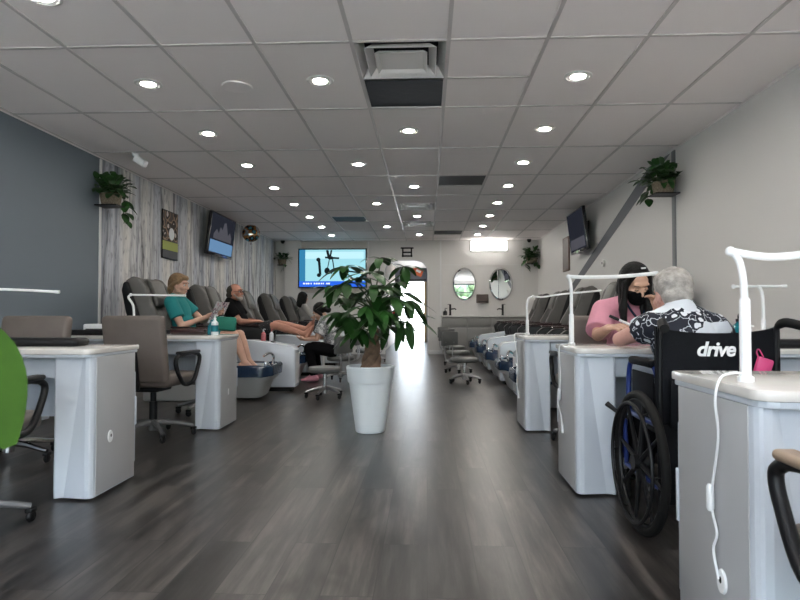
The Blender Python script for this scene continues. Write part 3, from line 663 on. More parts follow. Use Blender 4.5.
# ------------------------------------------------------------------ office chairs
def caster(sg, x, y):
    m = MB(); m.torus((x, y, .028), .017, .011, 'X', 14, 6); m.box((x, y, .028), (.022, .03, .03), None, .004); m.box((x, y, .055), (.034, .045, .02), None, .006)
    return m
def star(t, z, leg, metal, rbase, nm='star_base'):
    m = MB()
    for k in range(5):
        a = 2 * PI * k / 5 + .45; d = V((math.cos(a), math.sin(a), 0))
        m.tube([d * .02 + V((0, 0, z + .03)), d * rbase * .5 + V((0, 0, z + .018)), d * rbase + V((0, 0, z - .012))], [.024, .019, .014], 8)
    m.lathe([(0, z - .03), (.035, z - .03), (.035, z + .05), (0, z + .05)], 14)
    b = m.build(nm, metal, t)
    for k in range(5):
        a = 2 * PI * k / 5 + .45
        caster(1, rbase * math.cos(a), rbase * math.sin(a)).build('caster', 'black', b)
    return b
def office_chair(label, loc, rz, base='greyp', arms=True, pad='black', group='taupe manicure chairs', seat=.46, top=.93):
    # faces +Y locally, back at -Y
    t = thing('office_chair', label, 'chair', loc, rz, group)
    star(t, .085, .3, base, .29)
    MB().lathe([(0, .11), (.030, .11), (.030, .27), (.022, .27), (.022, seat - .08), (0, seat - .08)], 14).build('gas_column', 'black' if base == 'greyp' else 'chrome', t)
    MB().box((0, 0, seat - .085), (.18, .22, .05), None, .01).build('seat_mechanism', 'black', t)
    MB().box((0, .02, seat - .02), (.47, .47, .09), None, .035, 3).build('seat', 'leather', t)
    rt = Matrix.Rotation(R(9), 3, 'X')
    h = top - seat + .02
    MB().box(V((0, -.235, seat - .03 + h / 2)), (.475, .075, h), rt, .03, 3).build('backrest', 'leather', t)
    MB().box(V((0, -.262, seat + .06)), (.07, .025, .28), rt, .006).build('back_support', 'black', t)
    if arms:
        for s in (-1, 1):
            x = s * .265
            lp = [(x, .17, .625), (x, .205, .595), (x, .185, .53), (x, .11, .42), (x * .92, .02, .40), (x, -.09, .46), (x, -.15, .55), (x, -.14, .61), (x, -.06, .628), (x, .08, .635)]
            a = MB().tube(spline(lp + [lp[0]], 5)[:-1], .016, 10, True).build('armrest', 'black', t)
            MB().box((x, .03, .642), (.052, .30, .024), None, .011, 3).build('arm_pad', pad, a)
    return t
office_chair('taupe leather office chair with back to camera, before the far left table', (-2.07, 4.47, 0), R(-6))
office_chair('taupe chair half hidden at the far left edge, black armrest under the nearest left table', (-2.03, 2.50, 0), R(0))
office_chair('taupe chair back rising behind the nearest left table', (-2.66, 3.72, 0), R(180), 'chrome', False)
office_chair('chair whose tan and black armrest shows at the lower right edge', (.998, 1.10, 0), R(0), 'greyp', True, 'tan')
office_chair('taupe chair back behind the technician lamp pole, left of the technician', (1.21, 4.42, 0), R(0))
office_chair('chair mostly hidden at right edge behind the near right table', (2.12, 2.60, 0), R(0), 'greyp', False)

# ------------------------------------------------------------------ stools
def stool(label, loc, rz):
    # backrest towards -X locally
    t = thing('pedicure_stool', label, 'stool', loc, rz, 'low grey pedicure stools')
    star(t, .085, .2, 'steel', .205)
    MB().lathe([(0, .10), (.022, .10), (.022, .29), (0, .29)], 12).build('gas_column', 'chrome', t)
    MB().lathe([(0, .285), (.165, .285), (.185, .30), (.190, .325), (.178, .345), (.12, .352), (0, .354)], 28).build('seat', 'stool', t)
    for s in (-1, 1):
        MB().tube(spline([(-.10, s * .06, .285), (-.20, s * .07, .285), (-.245, s * .09, .33), (-.25, s * .10, .45), (-.235, s * .10, .55)], 5), .009, 8).build('back_bar', 'steel', t)
    m = MB()
    pts = [(-.235 + .05 * (1 - math.cos(a)), .19 * math.sin(a) / math.sin(1.0)) for a in [-1 + .2 * i for i in range(11)]]
    poly = pts + [(x - .035, y * 1.02) for x, y in pts[::-1]]
    m.prism(poly, 'Z', .50, .69, .012); m.build('backrest', 'stool', t)
    return t
st = stool('grey pedicure stool standing alone left of the white planter', (-1.13, 6.62, 0), R(160))
def more_stool(label, loc, rz): return dup(st, loc, rz, label)
more_stool('nearest of the three grey stools lined up at the right tubs', (.50, 8.10, 0), R(-35))
more_stool('middle of the three grey stools lined up at the right tubs', (.49, 9.55, 0), R(-42))
more_stool('farthest of the three grey stools lined up at the right tubs', (.50, 11.0, 0), R(-30))
more_stool('grey stool under the technician in floral print', (-1.20, 8.30, 0), R(180))
more_stool('grey stool behind the money tree, beyond the floral technician', (-1.00, 9.95, 0), R(150))
more_stool('farthest grey stool on the left, behind the money tree', (-1.02, 11.6, 0), R(185))
more_stool('grey stool with chrome base behind the far left table', (-2.12, 5.56, 0), R(90))

# ------------------------------------------------------------------ pedicure chairs
PC = None
def pedicure_chair(label, loc, rz, group):
    # sitter faces +X locally; origin on the floor under the seat
    global PC
    if PC is not None: return dup(PC, loc, rz, label, group)
    t = thing('pedicure_chair', label, 'massage chair', loc, rz, group)
    MB().b2((-.42, -.30, .0), (.42, .30, .42), .03).build('base', 'tubgrey', t)
    MB().box((.03, 0, .49), (.60, .50, .15), None, .05, 3).build('seat', 'leather2', t)
    MB().box((.34, 0, .36), (.10, .46, .26), None, .04, 3).build('footrest', 'leather2', t)
    # back: profile in local frame leaned by 19 degrees
    lean = Matrix.Rotation(R(-19), 3, 'Y'); piv = V((-.20, 0, .50))
    def P(x, y, z): return piv + lean @ V((x, y, z))
    m = MB(); m.box(V((0, 0, 0)), (.13, .44, .88), None, .05, 3)
    for v in m.bm.verts: v.co = P(v.co.x - .06, v.co.y, v.co.z + .44)
    m.build('backrest', 'leather2', t)
    for s in (-1, 1):
        m = MB()
        pl = [(-.14, .0), (.06, .05), (.10, .30), (.05, .55), (.055, .74), (.01, .86), (-.05, .90), (-.14, .88)]
        m.prism([(u, w) for u, w in pl], 'Y', .215, .30, .022, 3)
        for v in m.bm.verts: v.co = P(v.co.x, s * v.co.y, v.co.z)
        m.build('side_bolster', 'leather2', t)
    m = MB(); pl = [(.02, .86), (.065, .80), (.075, .60), (.055, .53), (.02, .53)]
    m.prism(pl, 'Y', -.15, .15, .02, 3)
    for v in m.bm.verts: v.co = P(*v.co)
    m.build('headrest_pad', 'leather2', t)
    m = MB(); pl = [(-.10, -.12), (-.10, .86), (-.15, .87), (-.20, .79), (-.23, .55), (-.225, .25), (-.20, -.05)]
    m.prism(pl, 'Y', -.33, .33, .05, 3)
    for v in m.bm.verts: v.co = P(*v.co)
    m.build('back_shell', 'black', t)
    for s in (-1, 1):
        m = MB(); pl = [(-.34, .44), (.30, .44), (.40, .55), (.43, .70), (.36, .76), (-.02, .775), (-.30, .755)]
        m.prism(pl, 'Y', s * .275, s * .365, .02, 3)
        a = m.build('armrest', 'black', t)
        MB().box((.14, s * .32, .782), (.46, .10, .022), (0, R(2), 0), .010, 3).build('arm_tray', 'wine', a)
    # foot tub
    m = MB(); ov = lambda x0, x1, hw: rpoly(x0, -hw, x1, hw, min(hw, (x1 - x0) / 2) * .55, 5)
    lv = [(.03, .50, .80, .19), (.05, .48, .82, .21), (.20, .42, .88, .25), (.24, .40, .93, .29), (.34, .39, .955, .31), (.37, .395, .95, .305), (.37, .43, .915, .27), (.28, .45, .89, .25), (.22, .46, .87, .23)]
    rings = [[m.bm.verts.new((x, y, z)) for x, y in ov(a, b, hw)] for z, a, b, hw in lv]
    for A, B in zip(rings, rings[1:]):
        for j in range(len(A)): m.bm.faces.new((A[j], A[(j + 1) % len(A)], B[(j + 1) % len(B)], B[j]))
    m.bm.faces.new(rings[0]); m.bm.faces.new(rings[-1]); tub = m.build('foot_tub', 'tubgrey', t)
    m = MB(); rg = random.Random(3)
    lv = [(.27, .385, .965, .322), (.36, .382, .968, .322), (.385, .39, .955, .31), (.382, .425, .92, .275), (.30, .44, .90, .26)]
    rings = [[m.bm.verts.new((x + rg.uniform(-.006, .006), y + rg.uniform(-.006, .006), z + rg.uniform(-.012, .010))) for x, y in ov(a, b, hw)] for z, a, b, hw in lv]
    for A, B in zip(rings, rings[1:]):
        for j in range(len(A)): m.bm.faces.new((A[j], A[(j + 1) % len(A)], B[(j + 1) % len(B)], B[j]))
    m.build('tub_liner', 'liner', tub)
    MB().prism(ov(.445, .895, .255), 'Z', .30, .322).build('water', 'water', tub)
    m = MB(); m.tube(spline([(.85, .20, .36), (.86, .20, .45), (.83, .14, .49), (.78, .07, .46)], 5), .013, 8)
    m.build('faucet', 'chrome', tub); MB().box((.88, -.18, .40), (.035, .10, .05), None, .012).build('control_knob', 'chrome', tub)
    PC = t; return t
for k in range(5):
    lb = ['grey pedicure chair where the woman in teal sits', 'grey pedicure chair where the man in black reclines', 'empty grey pedicure chair on the left, just beyond the reclining man', 'empty grey pedicure chair on the left, second beyond the reclining man', 'hidden grey pedicure chair in the back left corner'][k]
    pedicure_chair(lb, (-2.60, 6.55 + 1.70 * k, 0), 0, 'pedicure chairs along the left wall')
for k, y in enumerate((6.02, 7.28, 8.88, 10.48, 12.08)):
    lb = 'grey pedicure chair along the right wall, %s from the camera' % ORD[k]
    pedicure_chair(lb, (1.80, y, 0), PI, 'pedicure chairs along the right wall')
CN = None
def console(label, loc, rz, group):
    global CN
    if CN is not None: return dup(CN, loc, rz, label, group)
    t = thing('pedicure_console', label, 'side cabinet', loc, rz, group)
    m = MB(); pl = [(-.10, .05), (1.02, .05), (1.02, .50), (.97, .55), (.50, .615), (-.10, .615)]
    m.prism(pl, 'Y', -.125, .125, .014, 3); m.build('body', 'white', t)
    MB().b2((-.06, -.10, 0), (.96, .10, .05)).build('plinth', 'black', t)
    MB().b2((1.018, -.095, .09), (1.026, .095, .46), .003).build('door', 'tubgrey', t)
    MB().box((.72, 0, .592), (.04, .09, .016), (0, R(8), 0), .004).build('handle', 'black', t)
    CN = t; return t
for k in range(4):
    console(['white side cabinet holding pink bottles between woman and reclining man', 'white side cabinet just beyond the reclining man', 'white side cabinet on the left, beyond the first empty chair', 'white side cabinet farthest away on the left'][k], (-2.60, 7.27 + 1.72 * k + (.12 if k else 0), 0), 0, 'side cabinets on the left')
for k, y in enumerate((6.65, 8.08, 9.68, 11.28)):
    console('white side cabinet between the right pedicure chairs, %s from the camera' % ORD[k], (1.98, y, 0), PI, 'side cabinets on the right')
pump_bottle('rose bottle on the white side cabinet, left of its pair', (-1.98, 7.20, .607), 'redliq', .14, .028, 'clear')
pump_bottle('clear bottle on the white side cabinet, right of the rose bottle', (-1.90, 7.27, .597), 'clear', .15, .026, 'redliq')

# ------------------------------------------------------------------ money tree
t = thing('money_tree', 'tall braided money tree in a white planter in the aisle', 'potted plant', (-.45, 4.76, 0))
p = MB().lathe([(0, 0), (.108, 0), (.115, .008), (.168, .39), (.176, .392), (.180, .40), (.190, .50), (.193, .512), (.188, .52), (.172, .52), (.166, .50), (.150, .47), (0, .47)], 48).build('planter', 'pot', t, ang=30)
MB().lathe([(0, .478), (.10, .48), (.155, .472)], 24).build('soil', 'soil', t)
tk = MB()
for k in range(4):
    pts = []
    for i in range(22):
        u = i / 21; a = 2 * PI * (k / 4 + .9 * u); r = .052 * (1 - .72 * u)
        pts.append((r * math.cos(a) + .03 * u, r * math.sin(a), .46 + .36 * u))
    tk.tube(pts, [.046 - .026 * (i / 21) for i in range(22)], 8)
tk.build('trunk', 'trunk', t)
rosettes = [(380, 264, 0), (384, 292, -.2), (345, 272, .05), (333, 292, -.1), (404, 272, .1), (409, 306, -.15), (398, 326, .1), (346, 318, -.15), (365, 297, .2), (392, 303, -.25), (373, 322, -.25), (356, 284, -.1), (340, 303, .2), (388, 331, .15), (360, 334, -.2), (370, 278, -.15), (396, 288, -.05), (352, 300, .3), (378, 305, .3), (346, 290, -.3), (384, 316, -.3), (401, 298, .25), (366, 312, -.35), (352, 327, -.05), (338, 318, -.2), (374, 293, -.3)]
fo, sm = MB(), MB(); rg = random.Random(21)
for i, (px, py, dy) in enumerate(rosettes):
    y = dy; q = V(((px - 427) * (4.76 + y) / 600 + .45, y, .93 - (py - 314) * (4.76 + y) / 600))
    base = V((.03, 0, .80 + .02 * (i % 5)))
    sm.tube(spline([base, base + V((q.x * .15, q.y * .15, max(.06, (q.z - base.z) * .55))), q], 4), [.011] * 4 + [.006] * 5, 6)
    out = V((q.x, q.y, 0)); out = out.normalized() if out.length > .03 else V((1, 0, 0))
    n = 7 if rg.random() < .6 else 6
    a0 = rg.uniform(0, 2 * PI)
    for k in range(n):
        a = a0 + 2 * PI * k / n
        d = V((math.cos(a), math.sin(a), rg.uniform(-.45, .25) - (.25 if q.z < 1.0 else 0))) + out * .35
        L = rg.uniform(.14, .235); leaf(fo, q + V((0, 0, .045)), d, L, L * rg.uniform(.36, .46), rg.uniform(.15, .6), n=8, fold=.12)
for (px, py, dx, dz) in ((414, 318, .9, -.5), (410, 314, 1, -.05), (407, 320, .2, -1), (404, 322, -.3, -1)):
    q = V(((px - 427) * 4.7 / 600 + .45, -.06, .93 - (py - 314) * 4.7 / 600)); leaf(fo, q, (dx, -.3, dz), .21, .085, .15, n=8)
    sm.tube([(.03, 0, .84), (.12, -.03, .90), q], .005, 6)
fo.build('foliage', 'leaf', t, ang=80); sm.build('stem', 'stem', t)

# foreground plant whose leaf enters the lower left corner
t = thing('potted_plant', 'potted plant whose green leaf tip enters at the lower left edge', 'plant', (-.80, .62, 0))
MB().lathe([(0, 0), (.10, 0), (.14, .30), (.15, .30), (.15, .33), (.12, .33), (.12, .29), (0, .29)], 24).build('planter', 'pot', t)
st2, lf2 = MB(), MB()
for (tip, dr, L, W, up) in (((.320, .0, .920), (.44, -.02, -1), .110, .068, (.3, -1, 0)), ((-.15, .10, 1.0), (-.8, .4, .2), .30, .13, (0, 0, 1)), ((-.05, -.2, .95), (-.1, -.9, .2), .30, .13, (0, 0, 1)), ((-.1, .25, .9), (-.3, .9, .1), .28, .12, (0, 0, 1))):
    st2.tube(spline([(0, 0, .28), (tip[0] * .3, tip[1] * .3, .65), tip], 5), .007, 8); leaf(lf2, V(tip) - V(dr).normalized() * .01, dr, L, W, .35, V(up), n=12)
lf2.build('foliage', 'leafn', t, ang=80); st2.build('stem', 'stem', t)

# ------------------------------------------------------------------ wheelchair
WX, WY = 1.208, 2.59
t = thing('wheelchair', 'black wheelchair with white lettering on its back, pushed up to a table', 'wheelchair', (WX, WY, 0))
for s in (-1, 1):
    x = s * .305
    w = MB().torus((0, 0, 0), .283, .018, 'X', 48, 10).build('wheel', 'rubber', t); w.location = (x, .02, .302)
    MB().torus((0, 0, 0), .262, .011, 'X', 48, 8).build('rim', 'black', w)
    m = MB().tube([(-.03, 0, 0), (.03, 0, 0)], .032, 16)
    for k in range(8):
        a = 2 * PI * k / 8 + .2; m.tube([(0, .02 * math.cos(a), .02 * math.sin(a)), (0, .262 * math.cos(a), .262 * math.sin(a))], [.013, .007], 6)
    m.build('spoke_hub', 'black', w)
    m = MB().torus((s * .038, 0, 0), .248, .008, 'X', 48, 8)
    for k in range(6):
        a = 2 * PI * k / 6; m.tube([(s * .038, .248 * math.cos(a), .248 * math.sin(a)), (0, .262 * math.cos(a), .262 * math.sin(a))], .004, 5)
    m.build('hand_rim', 'black', w)
    fr = MB(); f = s * .236
    MB().tube(spline([(f, -.03, .10), (f, -.03, .60), (f, -.035, .84), (f, -.05, .885)], 5), .012, 10).build('back_post', 'black', t)
    fr.tube(spline([(f, -.03, .46), (f, .20, .46), (f, .42, .455), (f, .47, .36), (f, .50, .14)], 5), .0125, 10)
    fr.tube([(f, -.03, .20), (f, .40, .20)], .011, 8); fr.tube([(f, .40, .20), (f, .42, .45)], .011, 8)
    fr.tube(spline([(f, -.02, .63), (f, .03, .70), (f, .10, .705)], 4), .012, 8)
    fr.tube(spline([(f, .36, .46), (f, .36, .62), (f, .33, .70), (f, .28, .705)], 4), .012, 8)
    fr.build('frame', 'blue', t)
    MB().box((f, .16, .715), (.05, .28, .035), None, .015, 3).build('armrest_pad', 'vinyl', t)
    MB().box((f, .17, .58), (.008, .26, .18), None, .003).build('side_guard', 'vinyl', t)
    g = MB().tube(spline([(f, -.045, .88), (f + s * .012, -.09, .895), (f + s * .045, -.20, .872)], 5), [.013, .016, .018, .019, .019, .019, .019, .019, .019, .020, .018], 12).build('push_handle', 'rubber', t)
    c = MB().torus((0, 0, 0), .075, .016, 'X', 24, 8).tube([(-.014, 0, 0), (.014, 0, 0)], .06, 16).build('caster', 'rubber', t); c.location = (s * .235, .46, .092)
    MB().tube([(s * .235, .46, .092), (s * .235, .43, .17), (s * .235, .42, .22)], .012, 8).build('caster_fork', 'steel', t)
    MB().tube([(s * .26, .30, .44), (s * .30, .31, .46), (s * .345, .35, .50)], [.008, .008, .013], 8).build('brake_lever', 'black', t)
    MB().box((s * .13, .58, .10), (.17, .14, .014), None, .005).build('footplate', 'black', t)
MB().tube([(-.24, .1, .16), (.24, .1, .44)], .011, 8).tube([(.24, .13, .16), (-.24, .13, .44)], .011, 8).build('cross_brace', 'steel', t)
MB().box((0, .19, .465), (.47, .42, .03), None, .012).build('seat_sling', 'vinyl', t)
m = MB(); nx, nz = 14, 8   # back upholstery, sagging between the posts
g = []
for i in range(nx + 1):
    u = i / nx * 2 - 1; c = []
    for j in range(nz + 1):
        v = j / nz; sag = .018 * (1 - u * u)
        c.append((u * .252, -.035 - .03 * (1 - u * u) * (.3 + .7 * math.sin(PI * v)), .46 + (.868 - sag - .46) * v + .012 * abs(u) ** 6 * v))
    g.append(c)
F = [[m.bm.verts.new(p) for p in c] for c in g]; Bk = [[m.bm.verts.new((p[0], p[1] + .022, p[2])) for p in c] for c in g]
for A, sgn in ((F, 1), (Bk, -1)):
    for i in range(nx):
        for j in range(nz):
            q = (A[i][j], A[i + 1][j], A[i + 1][j + 1], A[i][j + 1]); m.bm.faces.new(q if sgn > 0 else q[::-1])
for i in range(nx):
    m.bm.faces.new((F[i][0], Bk[i][0], Bk[i + 1][0], F[i + 1][0])); m.bm.faces.new((F[i][nz], F[i + 1][nz], Bk[i + 1][nz], Bk[i][nz]))
for j in range(nz):
    m.bm.faces.new((F[0][j], F[0][j + 1], Bk[0][j + 1], Bk[0][j])); m.bm.faces.new((F[nx][j], Bk[nx][j], Bk[nx][j + 1], F[nx][j + 1]))
bp = m.build('back_panel', 'vinyl', t)
MB().box((0, -.070, .56), (.42, .014, .20), None, .005).build('back_pocket', 'vinyl', bp)
MB().b2((-.245, -.05, .14), (.245, -.03, .47), .008).build('lower_sheet', 'vinyl', t)  # plain black sheet below the seat, between the posts
cu = bpy.data.curves.new('drive_text', 'FONT'); cu.body = 'drive'; cu.size = .082; cu.shear = .28; cu.offset = .0022; cu.extrude = .0012; cu.space_character = .93; cu.align_x = 'CENTER'
to = bpy.data.objects.new('drive_text', cu); COL.objects.link(to)
bpy.context.view_layer.update()
me = bpy.data.meshes.new_from_object(to.evaluated_get(bpy.context.evaluated_depsgraph_get())); bpy.data.objects.remove(to)
me.materials.clear(); me.materials.append(M['letter'])
bmx = bmesh.new(); bmx.from_mesh(me)
for v in bmx.verts:   # stand it up and wrap it on the sagging cloth
    x, z, d = v.co.x - .022, v.co.y + .758, v.co.z
    u = x / .252; vv = (z - .46) / .40
    v.co = (x, -.0385 - .03 * (1 - u * u) * (.3 + .7 * math.sin(PI * min(1, vv))) - d, z)
bmx.to_mesh(me); bmx.free()
lo = bpy.data.objects.new('lettering', me); COL.objects.link(lo); lo.parent = bp; lo['label'] = 'white slanted lettering'
t = thing('pink_pouch', 'small pink pouch hanging on the back of the wheelchair', 'pouch', (WX + .150, WY - .095, .735))
MB().box((0, 0, -.02), (.065, .02, .075), (0, R(18), 0), .008).build('pouch', 'pinkp', t)
MB().tube(spline([(-.015, 0, .012), (-.02, .01, .04), (0, .03, .05), (.012, .02, .02)], 4), .003, 6).build('strap', 'pinkp', t)
# ------------------------------------------------------------------ people
def cap(bm, a, b, ra, rb, fa=False, fb=False, n=14, sq=None):
    a, b = V(a), V(b); d = b - a
    if d.length < 1e-6: d = V((0, 0, 1e-4))
    q = V((0, 0, 1)).rotation_difference(d.normalized()); L = d.length
    prof = []
    if fa: prof += [(0, 0), (ra, 0)]
    else: prof += [(ra * math.sin(R(t)), -ra * math.cos(R(t))) for t in (0, 25, 50, 75)] + [(ra, 0)]
    if fb: prof += [(rb, L), (0, L)]
    else: prof += [(rb, L)] + [(rb * math.cos(R(t)), L + rb * math.sin(R(t))) for t in (15, 40, 65, 90)]
    m = MB.__new__(MB); m.bm = bm
    m.lathe([(max(r, 0), z) for r, z in prof], n, a, q.to_matrix())
def ellp(bm, c, r, rot=None, u=18, v=12):
    m = MB.__new__(MB); m.bm = bm; m.ell(c, r, rot, u, v)
def frame_m(f, up):   # columns: side, forward, up
    f = V(f).normalized(); s = f.cross(V(up)).normalized(); u = s.cross(f).normalized()
    return Matrix((s, f, u)).transposed()
def remesh(name, bm, m, parent, voxel=.007, sm=5, fac=.5):
    bmesh.ops.recalc_face_normals(bm, faces=bm.faces[:])
    me = bpy.data.meshes.new('tmp'); bm.to_mesh(me); bm.free()
    o = bpy.data.objects.new('tmp', me); COL.objects.link(o)
    r = o.modifiers.new('r', 'REMESH'); r.mode = 'VOXEL'; r.voxel_size = voxel; r.use_smooth_shade = True
    s = o.modifiers.new('s', 'SMOOTH'); s.iterations = sm; s.factor = fac
    bpy.context.view_layer.update()
    ev = o.evaluated_get(bpy.context.evaluated_depsgraph_get())
    nm = bpy.data.meshes.new_from_object(ev); nm.name = name
    bpy.data.objects.remove(o); bpy.data.meshes.remove(me)
    nm.materials.clear(); nm.materials.append(M[m] if isinstance(m, str) else m)
    nm.shade_smooth()
    ob = bpy.data.objects.new(name, nm); COL.objects.link(ob)
    if parent is not None: ob.parent = parent
    return ob
def hand(bm, w, d, n, thumb, curl, sc=1., spread=.06):
    # w wrist, d direction of the fingers, n palm normal, thumb +-1 side on which the thumb sits
    d = V(d).normalized(); n = (V(n) - d * V(n).dot(d)).normalized(); s = d.cross(n).normalized() * thumb
    w = V(w)
    for k, (o0, o1) in enumerate(((-.018, -.030), (-.006, -.010), (.006, .010), (.018, .030))):
        cap(bm, w + s * o0 * sc, w + (d * .083 + s * o1) * sc, .016 * sc, .0125 * sc, n=10)
    L = [(-.031, .062), (-.0105, .078), (.0105, .086), (.031, .078)]
    for i, (o, l) in enumerate(L):
        p = w + (d * .088 + s * o) * sc; dirv = (d + s * (o * 2 * spread / .06)).normalized(); ax = dirv.cross(n).normalized()
        ang = 0
        for j, fr in enumerate((.45, .32, .23)):
            ang += curl * (.7 if j == 0 else 1.)
            dv = Quaternion(ax, ang) @ dirv
            q = p + dv * l * fr * sc; cap(bm, p, q, (.0088 - .0007 * j) * sc, (.0082 - .0008 * j) * sc, n=8); p = q
    p = w + (d * .022 + s * .026) * sc
    dv = (d * .75 + s * .65 + n * .35).normalized()
    for l, r in ((.040, .0125), (.032, .0098), (.024, .0085)):
        q = p + dv * l * sc; cap(bm, p, q, r * sc, r * .88 * sc, n=8); p = q
        dv = (dv * 1. + d * .35 + n * curl * .5).normalized()
def head(bm, c, f, up, sc=1., nose=1.):
    m = frame_m(f, up); c = V(c); Q = lambda x, y, z: c + m @ V((x * sc, y * sc, z * sc))
    E_ = lambda p, r: ellp(bm, Q(*p), [q * sc for q in r], m)
    E_((0, -.012, .032), (.076, .096, .092)); E_((0, .018, -.02), (.066, .078, .075)); E_((0, .030, -.062), (.050, .058, .048))
    E_((0, .068, -.092), (.024, .022, .02)); E_((0, .074, .040), (.054, .020, .020))
    for s in (-1, 1):
        E_((s * .040, .060, -.022), (.026, .028, .026)); E_((s * .078, -.008, -.012), (.010, .019, .032)); E_((s * .052, .01, -.06), (.018, .035, .028))
    cap(bm, Q(0, .088, .022), Q(0, .108 * nose, -.020), .009 * sc, .0125 * sc); E_((.012, .096, -.026), (.009, .011, .008)); E_((-.012, .096, -.026), (.009, .011, .008))
    E_((0, .088, -.053), (.021, .010, .007)); E_((0, .086, -.064), (.019, .010, .008))
    return Q, m
def face_parts(par, Q, m, sc=1., closed=False, lips=True, skin='skin'):
    for s in (-1, 1):
        e = MB().ell(Q(s * .033, .076, .012), [.0105 * sc] * 3, m).build('eye', 'eyew' if not closed else skin, par)
        if not closed: MB().ell(Q(s * .033, .0832, .0105), [.0066 * sc, .0042 * sc, .0066 * sc], m).build('iris', 'iris', e)
        else: MB().tube([Q(s * .033 - .012, .0862, .008), Q(s * .033, .0885, .005), Q(s * .033 + .012, .0862, .008)], .0022 * sc, 6).build('eyelash', 'iris', e)
        MB().tube([Q(s * .018, .0935, .036), Q(s * .034, .0925, .041), Q(s * .054, .078, .036)], [.0022 * sc, .0028 * sc, .0014 * sc], 6).build('eyebrow', 'hairdark', par)
    if lips: MB().ell(Q(0, .0965, -.058), [.019 * sc, .004 * sc, .007 * sc], m).build('mouth', 'lip', par)

def person(label, J, skin, cloth, voxel=.0065, hands=(), feet=(), sc=1., wr=1.):
    """J: joints in world space. cloth: list of (name, material, fn(bm))."""
    root = thing('person', label, 'person', V(J['pel']) * 1)
    off = -V(J['pel']); j = {k: V(v) + off for k, v in J.items() if k not in ('f', 'up')}
    bm = bmesh.new()
    Q, m = head(bm, j['head'], J['f'], J['up'], sc)
    cap(bm, Q(0, -.018, -.05), j['neck'], .052 * sc * wr, .058 * sc * wr)
    limb(bm, j, 0, sc * wr)
    torso(bm, j, 0, sc * wr)
    for h in hands: hand(bm, j['wr' + h[0]], *h[1:])
    for ft in feet: foot(bm, j['an' + ft[0]], *ft[1:])
    body = remesh('body', bm, skin, root, voxel, 4)
    for nm, mt, fn in cloth:
        b = bmesh.new(); fn(b, j); remesh(nm, b, mt, root, .008, 4)
    return root, j, Q, m
def torso(bm, j, g, sc):
    up = (j['neck'] - j['pel']).normalized(); sd = (j['shR'] - j['shL']).normalized(); fw = up.cross(sd).normalized()
    m = Matrix((sd, -fw, up)).transposed()
    ch = j['pel'].lerp(j['neck'], .66); ab = j['pel'].lerp(j['neck'], .33)
    ellp(bm, ch, (.155 * sc + g, .110 * sc + g, .175 * sc + g), m); ellp(bm, ab, (.145 * sc + g, .112 * sc + g, .17 * sc + g), m)
    ellp(bm, j['pel'], (.165 * sc + g, .125 * sc + g, .13 * sc + g), m)
    cap(bm, j['shL'], j['shR'], .055 * sc + g, .055 * sc + g)
    for s in 'LR': cap(bm, j['neck'] - up * .0, j['sh' + s].lerp(j['neck'], .15), .052 * sc + g * .8, .052 * sc + g)
    return m
def limb(bm, j, g, sc):
    for s in 'LR':
        cap(bm, j['sh' + s], j['el' + s], .052 * sc + g, .040 * sc + g); cap(bm, j['el' + s], j['wr' + s], .040 * sc + g, .025 * sc + g)
        h = j['hip' + s]; cap(bm, h, j['kn' + s], .082 * sc + g, .056 * sc + g)
        k, a = j['kn' + s], j['an' + s]; cm = k.lerp(a, .32)
        cap(bm, k, cm, .054 * sc + g, .056 * sc + g); cap(bm, cm, a, .056 * sc + g, .034 * sc + g)
def foot(bm, a, d, up, sc=1., toes=False):
    d = V(d).normalized(); up = V(up).normalized(); s = d.cross(up).normalized(); a = V(a)
    cap(bm, a - d * .03 - up * .045, a + d * .10 - up * .055, .034 * sc, .030 * sc); cap(bm, a, a + d * .10 - up * .045, .036 * sc, .024 * sc)
    for i in range(5):
        o = (i - 2) * .017; cap(bm, a + d * .09 - up * .058 + s * o * .8, a + d * (.165 - .012 * abs(i - 1) ) - up * .062 + s * o, .018 * sc, .0105 * sc if toes else .016 * sc, n=8)
def sleeve(bm, a, b, t, ra, rb):
    a, b = V(a), V(b); cap(bm, a, a.lerp(b, t), ra, rb, False, True)

# --- technician in pink scrubs
J = dict(pel=(1.33, 3.98, .52), neck=(1.33, 3.865, 1.005), head=(1.318, 3.765, 1.115), f=(.14, -.72, -.50), up=(-.02, -.45, .86),
         shL=(1.50, 3.87, .955), shR=(1.15, 3.87, .955), elL=(1.545, 3.72, .80), elR=(1.075, 3.72, .80), wrL=(1.405, 3.60, .93), wrR=(1.075, 3.50, .85),
         hipL=(1.42, 3.95, .52), hipR=(1.24, 3.95, .52), knL=(1.43, 3.60, .51), knR=(1.22, 3.60, .51), anL=(1.43, 3.66, .11), anR=(1.22, 3.66, .11))
J = {k: (v if k in ('f', 'up') else (v[0] - .032, v[1], v[2])) for k, v in J.items()}
def pink_top(b, j):
    up = torso(b, j, .016, .93)
    sleeve(b, j['shL'], j['elL'], .80, .068, .075); sleeve(b, j['shR'], j['elR'], .86, .070, .082)
    cap(b, j['pel'] + V((0, 0, -.06)), j['pel'] + V((0, 0, .1)), .15, .15)
def black_legs(b, j):
    for s in 'LR': cap(b, j['hip' + s], j['kn' + s], .10, .072); cap(b, j['kn' + s], j['an' + s], .072, .055, False, True)
